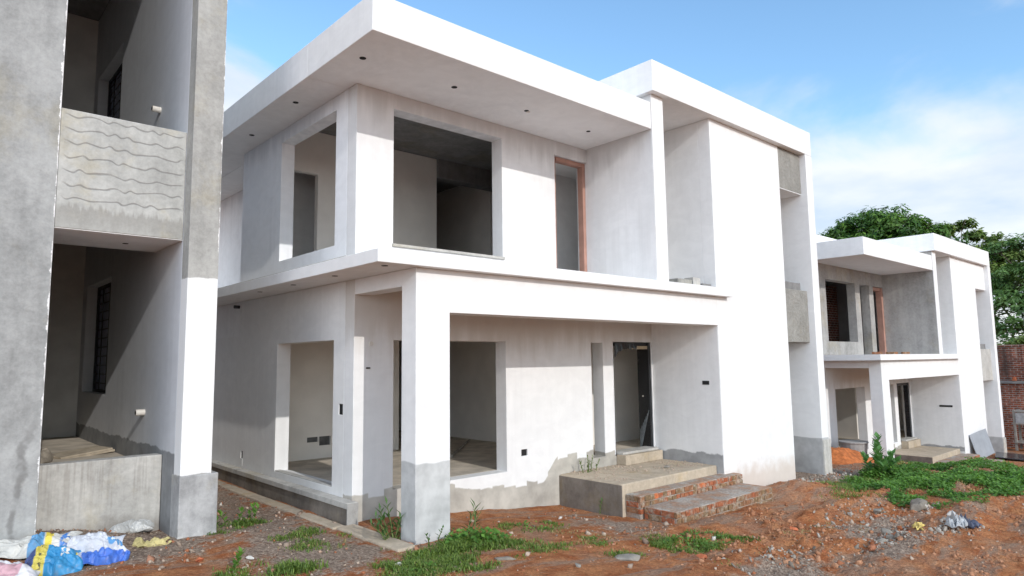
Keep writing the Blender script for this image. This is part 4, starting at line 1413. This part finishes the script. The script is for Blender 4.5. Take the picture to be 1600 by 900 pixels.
def leaf_array(pos, nrm, size, aspect, az, tone):
    """pointed leaves (2 quads folded on the midrib) at pos, facing nrm"""
    m = len(pos)
    nrm = nrm / np.linalg.norm(nrm, axis=1)[:, None]
    ref = np.column_stack([np.cos(az), np.sin(az), rng.normal(size=m) * .2])
    t = ref - nrm * np.sum(ref * nrm, 1)[:, None]
    t /= np.linalg.norm(t, axis=1)[:, None]
    s = np.cross(nrm, t)
    L = size[:, None]
    Wd = (size * aspect)[:, None]
    p0 = pos
    p1 = pos + t * L * .45 + s * Wd * .5 + nrm * L * .06
    p2 = pos + t * L - nrm * L * .10
    p3 = pos + t * L * .45 - s * Wd * .5 + nrm * L * .06
    pm = pos + t * L * .48 - nrm * L * .02
    V = np.stack([p0, p1, p2, p3, pm], 1).reshape(-1, 3)
    b_ = np.arange(m) * 5
    F = np.stack([np.column_stack([b_, b_ + 4, b_ + 2, b_ + 1]), np.column_stack([b_, b_ + 3, b_ + 2, b_ + 4])], 1).reshape(-1, 4)
    return V, F, np.repeat(tone, 2)


M_grass = leaf_mat('grass_blades', (0.055, 0.12, 0.02), (0.22, 0.30, 0.06), .55, .3)
M_creep = leaf_mat('creeper_leaves', (0.05, 0.14, 0.022), (0.17, 0.33, 0.055), .5, .3)
M_weed = leaf_mat('weed_leaves', (0.03, 0.085, 0.02), (0.09, 0.18, 0.05), .5, .3)
blades('grass', [
    (-0.72, 1.0, .42, .55, 190, .085, .05), (-0.25, 0.35, .35, .35, 60, .06, .05), (-1.35, 2.05, .18, .15, 40, .08, .04), (-1.05, 2.35, .3, .2, 70, .09, .04),
    (-0.50, -0.68, .75, .42, 620, .075, .05), (0.15, -0.90, .6, .35, 420, .09, .05), (0.62, -0.42, .50, .30, 520, .13, .05), (-0.05, -0.5, .5, .25, 160, .10, .05),
    (-1.65, 0.30, .45, .25, 110, .085, .05), (-1.4, 0.05, .3, .22, 90, .11, .05),
    (1.0, -0.45, .5, .35, 160, .10, .05), (1.85, 0.10, .45, .35, 170, .085, .05), (1.35, -0.9, .7, .35, 170, .07, .05),
    (2.2, -1.45, .95, .35, 300, .085, .05), (3.05, -1.60, .80, .32, 330, .10, .05), (3.6, -1.75, .4, .25, 90, .08, .05),
    (2.0, -2.2, .35, .2, 60, .06, .05), (2.35, -2.35, .25, .18, 40, .07, .05),
    (8.9, -0.95, .8, .5, 150, .10, .06), (8.0, -1.5, .9, .5, 130, .08, .06), (9.9, -0.9, .7, .45, 140, .10, .06), (10.0, -1.4, 2.2, .9, 330, .13, .08),
], M_grass)
M_dry = leaf_mat('dry_grass_blades', (0.20, 0.15, 0.06), (0.42, 0.34, 0.16), .7, .2)
blades('dry_grass', [(-0.6, 0.9, .6, .6, 70, .07, .05), (-0.4, -0.7, .9, .5, 130, .065, .05), (0.7, -0.5, .7, .4, 90, .08, .05), (2.6, -1.5, 1.3, .4, 120, .075, .05), (1.4, -0.6, 1.0, .6, 90, .06, .05),
                      (9.0, -1.2, 1.5, .8, 150, .09, .06), (11.0, -2.0, 2.5, 1.0, 240, .12, .07), (5.0, -2.3, 2.2, .6, 60, .05, .04)], M_dry)
# creeping ground cover in front of the second villa
V_, F_, T_ = [], [], []
off = 0
for (cx, cy, rx, ry, n, h) in [(10.2, -1.75, 2.2, .75, 12500, .15), (12.2, -1.5, 1.9, .9, 8800, .14), (9.0, -2.25, 1.2, .5, 5000, .12), (10.9, -2.75, 1.7, .6, 8600, .16), (8.6, -2.9, .9, .35, 1000, .10),
                               (9.7, -1.0, .9, .4, 1700, .13), (14.6, -1.7, 2.0, .9, 6000, .16), (12.8, -3.1, 1.5, .7, 6000, .18), (10.75, -.95, .5, .4, 1300, .30), (15.6, -3.2, 1.6, .8, 1800, .2), (13.2, -.5, 1.2, .4, 1500, .12),
                               (0.62, -0.35, .42, .25, 700, .16), (-0.75, 0.85, .30, .35, 300, .07), (3.1, -1.6, .7, .25, 400, .07), (-0.3, -0.75, .5, .3, 300, .06), (1.9, .05, .3, .2, 160, .06)]:
    a = rng.uniform(0, 2 * np.pi, n)
    r = np.sqrt(rng.random(n))
    x, y = cx + rx * r * np.cos(a), cy + ry * r * np.sin(a)
    kp = (fbm(x * 1.9, y * 1.9, 17) > .42 + .08 * rng.random(len(x))) & ~footprint(x, y)
    x, y, r = x[kp], y[kp], r[kp]
    hh = h * (.4 + .9 * fbm(x * 2.2, y * 2.2, 19)) * (1 - .6 * r ** 2)
    z = gheight(x, y) + hh * rng.random(len(x)) ** .6
    nr = np.column_stack([rng.normal(size=len(x)) * .5, rng.normal(size=len(x)) * .5 - .25, np.ones(len(x))])
    sc = .030 + .034 * min(1, h / .2)
    v, f, t = leaf_array(np.column_stack([x, y, z]), nr, rng.uniform(.6, 1.3, len(x)) * sc, .62, rng.uniform(0, 6.28, len(x)), np.clip(.15 + .45 * (z - gheight(x, y)) / h + .5 * (fbm(x * 1.3, y * 1.3, 71) - .5) + rng.normal(size=len(x)) * .24, 0, 1))
    V_.append(v)
    F_.append(f + off)
    T_.append(t)
    off += len(v)
o = np_mesh('ground_cover', np.vstack(V_), np.vstack(F_), M_creep, smooth=False, tone=np.concatenate(T_))
tag(o, kind='stuff')

M_stem = simple('green_stem', (.12, .16, .05), .7, .2)


def weed(name, loc, label, stems, leaf, aspect, mat, cat='plant', seed=0, upright=.5):
    """stems: (dx, dy, height, lean x, lean y, leaves)"""
    rs = np.random.default_rng(seed)
    root = empty(name, loc, label, cat)
    G = Geo()
    P, Nn, Sz, Az, To = [], [], [], [], []
    for (dx, dy, h, lx, ly, nl) in stems:
        p = Vector((dx, dy, -.03))
        q = Vector((dx + lx * .5, dy + ly * .5, h * .55))
        e = Vector((dx + lx, dy + ly, h))
        G.tube(p, q, .012 * (.5 + h), .009 * (.5 + h), n=6)
        G.tube(q, e, .009 * (.5 + h), .004, n=6)
        for k in range(nl):
            s = (k + 1) / nl
            pt = p.lerp(q, s / .55) if s < .55 else q.lerp(e, (s - .55) / .45)
            az = k * 2.4 + rs.uniform(-.4, .4)
            P.append(tuple(pt))
            up = upright + (s ** 2) * .8
            Nn.append((-math.cos(az) * up, -math.sin(az) * up, 1.0 - .5 * upright))
            Az.append(az)
            Sz.append(leaf * (1.1 - .45 * abs(s - .55)) * rs.uniform(.75, 1.15))
            To.append(min(1, max(0, .3 + .5 * s + rs.normal() * .12)))
    G.build('stem', M_stem, root)
    v, f, t = leaf_array(np.array(P), np.array(Nn), np.array(Sz), aspect, np.array(Az), np.array(To))
    np_mesh('foliage', v, f, mat, smooth=False, tone=t, parent=root)
    return root


M_calo = leaf_mat('broad_leaves', (0.035, 0.12, 0.03), (0.13, 0.28, 0.08), .5, .25)
sx_, sy_ = 10.75, -0.85
st = [(0, 0, 1.10, .05, -.03, 30), (.10, .05, .85, .18, .05, 22), (-.08, -.06, .78, -.20, -.12, 22), (.02, -.12, .66, .10, -.28, 20), (-.15, .08, .60, -.30, .12, 18), (.2, -.08, .55, .36, -.15, 18), (0, .1, .5, -.1, -.38, 16), (.1, -.1, .42, .42, -.3, 14), (-.1, -.1, .42, -.44, -.3, 14)]
shr = weed('leafy_shrub', (sx_, sy_, gz(sx_, sy_)), 'upright broad-leaved shrub standing in the green patch before the farther villa', st, .25, .62, M_calo, 'shrub', 3)
shr.scale = (.70, .70, .70)
st = [(0.02 * k, .02 * (k % 3), .26 + .05 * (k % 4), -.30 + .075 * k, -.12 + .05 * (k % 4), 12) for k in range(9)]
weed('leafy_weed', (-0.13, 0.33, gz(-.13, .33)), 'narrow-leaved weed growing against the left side of the porch column', st, .12, .26, M_weed, 'weed', 5)
st = [(0, 0, .20, .02, -.1, 9), (.06, 0, .16, .10, -.1, 8), (-.06, .02, .15, -.1, -.08, 8)]
weed('leafy_weed', (0.12, -0.22, gz(.12, -.22)), 'small pale weed at the front foot of the porch column', st, .055, .5, M_weed, 'weed', 6)
st = [(0, 0, .34, .12, -.05, 7), (.05, .02, .26, .2, 0, 6), (.12, -.05, .30, .02, .05, 7)]
weed('leafy_weed', (0.60, -0.12, gz(.6, -.12)), 'thin grassy weed at the right foot of the porch column', st, .13, .14, M_weed, 'weed', 7)
st = [(0, 0, .26, -.05, -.03, 13), (.08, .03, .24, .06, 0, 12), (-.1, .02, .20, -.1, 0, 11), (.16, 0, .16, .08, -.02, 9), (-.04, 0, .18, 0, -.06, 9)]
weed('leafy_weed', (4.22, 1.22, .15), 'small dusty weed growing on the porch platform by the wall', st, .055, .5, leaf_mat('dusty_leaves', (.10, .15, .06), (.22, .26, .13), .6, .3), 'weed', 8)
st = [(0, 0, .2, 0, -.05, 9)]
weed('leafy_weed', (3.70, 0.55, gz(3.62, .55)), 'tiny green sprout at the foot of the porch platform side', st, .06, .4, M_weed, 'weed', 9)
st = [(0, 0, .17, .05, -.05, 20)]
weed('leafy_weed', (-1.80, .48, gz(-1.8, .48)), 'low green weed on the passage gravel right of the sacks', st, .09, .5, M_creep, 'weed', 10)
st = [(0, 0, .18, .05, -.05, 8), (.12, .03, .2, .1, 0, 8), (-.1, .02, .16, -.1, 0, 8), (.2, .05, .15, .1, .05, 7), (-.2, 0, .14, -.1, .02, 7)]
weed('leafy_weed', (-1.12, 2.30, gz(-1.12, 2.3)), 'bushy green weed beside the plinth of the grey house column', st, .10, .5, M_creep, 'weed', 11)

# ------------------------------------------------------------------ trees
M_bark = simple('bark', (.10, .075, .055), .95, .3, 6, bump=.6, bscale=12)


def tree(name, base, label, clumps, trunk_h, leaf, n_leaf, mat, seed, limbs=True, r0=.4):
    """clumps: (x, y, z, r) relative to base"""
    rs = np.random.default_rng(seed)
    root = empty(name, base, label, 'tree')
    G = Geo()
    top = Vector((0, 0, trunk_h))
    G.tube((0, 0, -.4), (.05, .1, trunk_h * .5), r0, r0 * .75, n=12)
    G.tube((.05, .1, trunk_h * .5), top, r0 * .75, r0 * .55, n=12)
    for (x, y, z, r) in clumps:
        e = Vector((x, y, z))
        m_ = top.lerp(e, .5) + Vector((rs.normal() * .2, rs.normal() * .2, -.25))
        G.tube(top, m_, r0 * .35, r0 * .2, n=7)
        G.tube(m_, e, r0 * .2, r0 * .06, n=7)
        for _ in range(3):
            d = Vector(rs.normal(size=3)).normalized() * r * .8
            G.tube(e, e + d, r0 * .06, .015, n=5)
    G.build('trunk', M_bark, root, smooth=True)
    V, F, T = [], [], []
    off = 0
    tot = sum(c_[3] ** 2 for c_ in clumps)
    for (x, y, z, r) in clumps:
        n = int(n_leaf * r * r / tot)
        # sub clumps on the shell of each clump
        ns = max(8, int(9 * r * r))
        d = rs.normal(size=(ns, 3))
        d /= np.linalg.norm(d, axis=1)[:, None]
        d[:, 2] = np.where(d[:, 2] < -.45, -d[:, 2], d[:, 2])
        sc = np.array([x, y, z]) + d * r * rs.uniform(.55, 1.02, ns)[:, None] * np.array([1, 1, .85])
        sr = r * rs.uniform(.16, .34, ns)
        st_ = rs.uniform(-.34, .34, ns)
        k = rs.integers(0, ns, n)
        dd = rs.normal(size=(n, 3))
        dd /= np.linalg.norm(dd, axis=1)[:, None]
        rad = rs.random(n) ** .45
        p = sc[k] + dd * (sr[k] * rad)[:, None]
        nr = dd * .7 + d[k] * .5 + np.array([0, 0, .6]) + rs.normal(size=(n, 3)) * .35
        az = np.arctan2(dd[:, 1], dd[:, 0]) + rs.normal(size=n) * .6
        to = np.clip(.42 + st_[k] + .15 * dd[:, 2] + rs.normal(size=n) * .14, 0, 1)
        global rng
        v, f, t = leaf_array(p, nr, leaf * rs.uniform(.7, 1.25, n), .42, az, to)
        V.append(v)
        F.append(f + off)
        T.append(t)
        off += len(v)
    np_mesh('crown', np.vstack(V), np.vstack(F), mat, smooth=False, tone=np.concatenate(T), parent=root)
    return root


M_mango = leaf_mat('mango_leaves', (0.020, 0.070, 0.012), (0.14, 0.26, 0.04), .45, .22)
M_light = leaf_mat('light_leaves', (0.05, 0.10, 0.02), (0.24, 0.32, 0.08), .5, .3)
M_mid = leaf_mat('mid_leaves', (0.028, 0.085, 0.02), (0.16, 0.27, 0.08), .45, .25)
gt = -2.1


def clumps_at(base, pts):
    return [(x - base[0], y - base[1], z - base[2], r) for (x, y, z, r) in pts]


bA = (46, 11.5, gt)
tree('mango_tree', bA, 'dense dark green rounded tree behind the roof of the farther villa', clumps_at(bA, [
    (46, 11.4, 10.4, 2.1), (45.5, 9.9, 10.3, 2.0), (46, 13.2, 9.9, 1.8), (45, 15.2, 9.0, 1.5), (44.5, 14.3, 9.6, 1.4), (45, 12.6, 10.2, 1.7), (46, 8.6, 9.6, 1.7), (45, 10.8, 8.6, 2.2), (46, 13.5, 7.6, 2.3), (45.5, 8.8, 7.6, 2.2),
    (47.5, 11.5, 8.5, 2.6), (45, 15.7, 7.2, 1.8), (46, 7.6, 8.6, 1.6)]), 5.5, .30, 46000, M_mango, 4, r0=.5)
bB = (47, 6.0, gt)
tree('open_tree', bB, 'thinner light green tree with gaps in its crown, middle of the three trees', clumps_at(bB, [
    (47, 8.5, 10.0, 1.2), (47, 7.4, 9.9, 1.0), (47, 6.5, 10.2, .9), (47.5, 5.5, 9.4, 1.0), (47, 4.5, 8.8, .9), (46.6, 6.6, 8.3, 1.3), (46.8, 5.0, 7.8, 1.3), (47.2, 3.8, 7.9, 1.0), (46.5, 5.4, 6.6, 1.7), (46.5, 7.6, 7.6, 1.5), (46.8, 3.4, 6.4, 1.6), (46.4, 6.8, 6.2, 1.6)]), 5.5, .29, 13500, M_light, 9, r0=.3)
bC = (43, 1.0, gt)
tree('leafy_tree', bC, 'tall leafy tree over the brick wall at the right edge', clumps_at(bC, [
    (43, 3.6, 7.9, 1.0), (43, 2.4, 8.1, 1.1), (43, .8, 8.2, 1.5), (42.5, 2.6, 6.0, 1.6), (42.5, .8, 6.0, 1.9), (43, -1.2, 7.4, 2.0), (42, 2.8, 4.4, 1.8), (42, 1.0, 3.9, 2.0), (42.3, -.8, 4.8, 2.2), (43, -3, 6.8, 2.2), (42.5, -3.2, 4, 2.2), (43.5, 4.4, 5.6, 1.5),
    (42, 3.4, 2.8, 1.7), (42, 1.4, 2.2, 1.6), (42, -.8, 2.4, 1.7)]), 4.5, .27, 27000, M_mid, 13, r0=.4)
bD = (33, 1.0, -1.8)
o = tree('bush', bD, 'bright green bush showing just above the brick wall', clumps_at(bD, [
    (33, 1.6, 2.1, .6), (33, .7, 2.3, .7), (33, -.4, 2.2, .7), (33, -1.5, 2.2, .7), (33.2, 1.0, 1.4, .9), (33.2, -.8, 1.3, 1.0)]), 2.0, .22, 4200, M_light, 17, r0=.1)
o['category'] = 'bush'
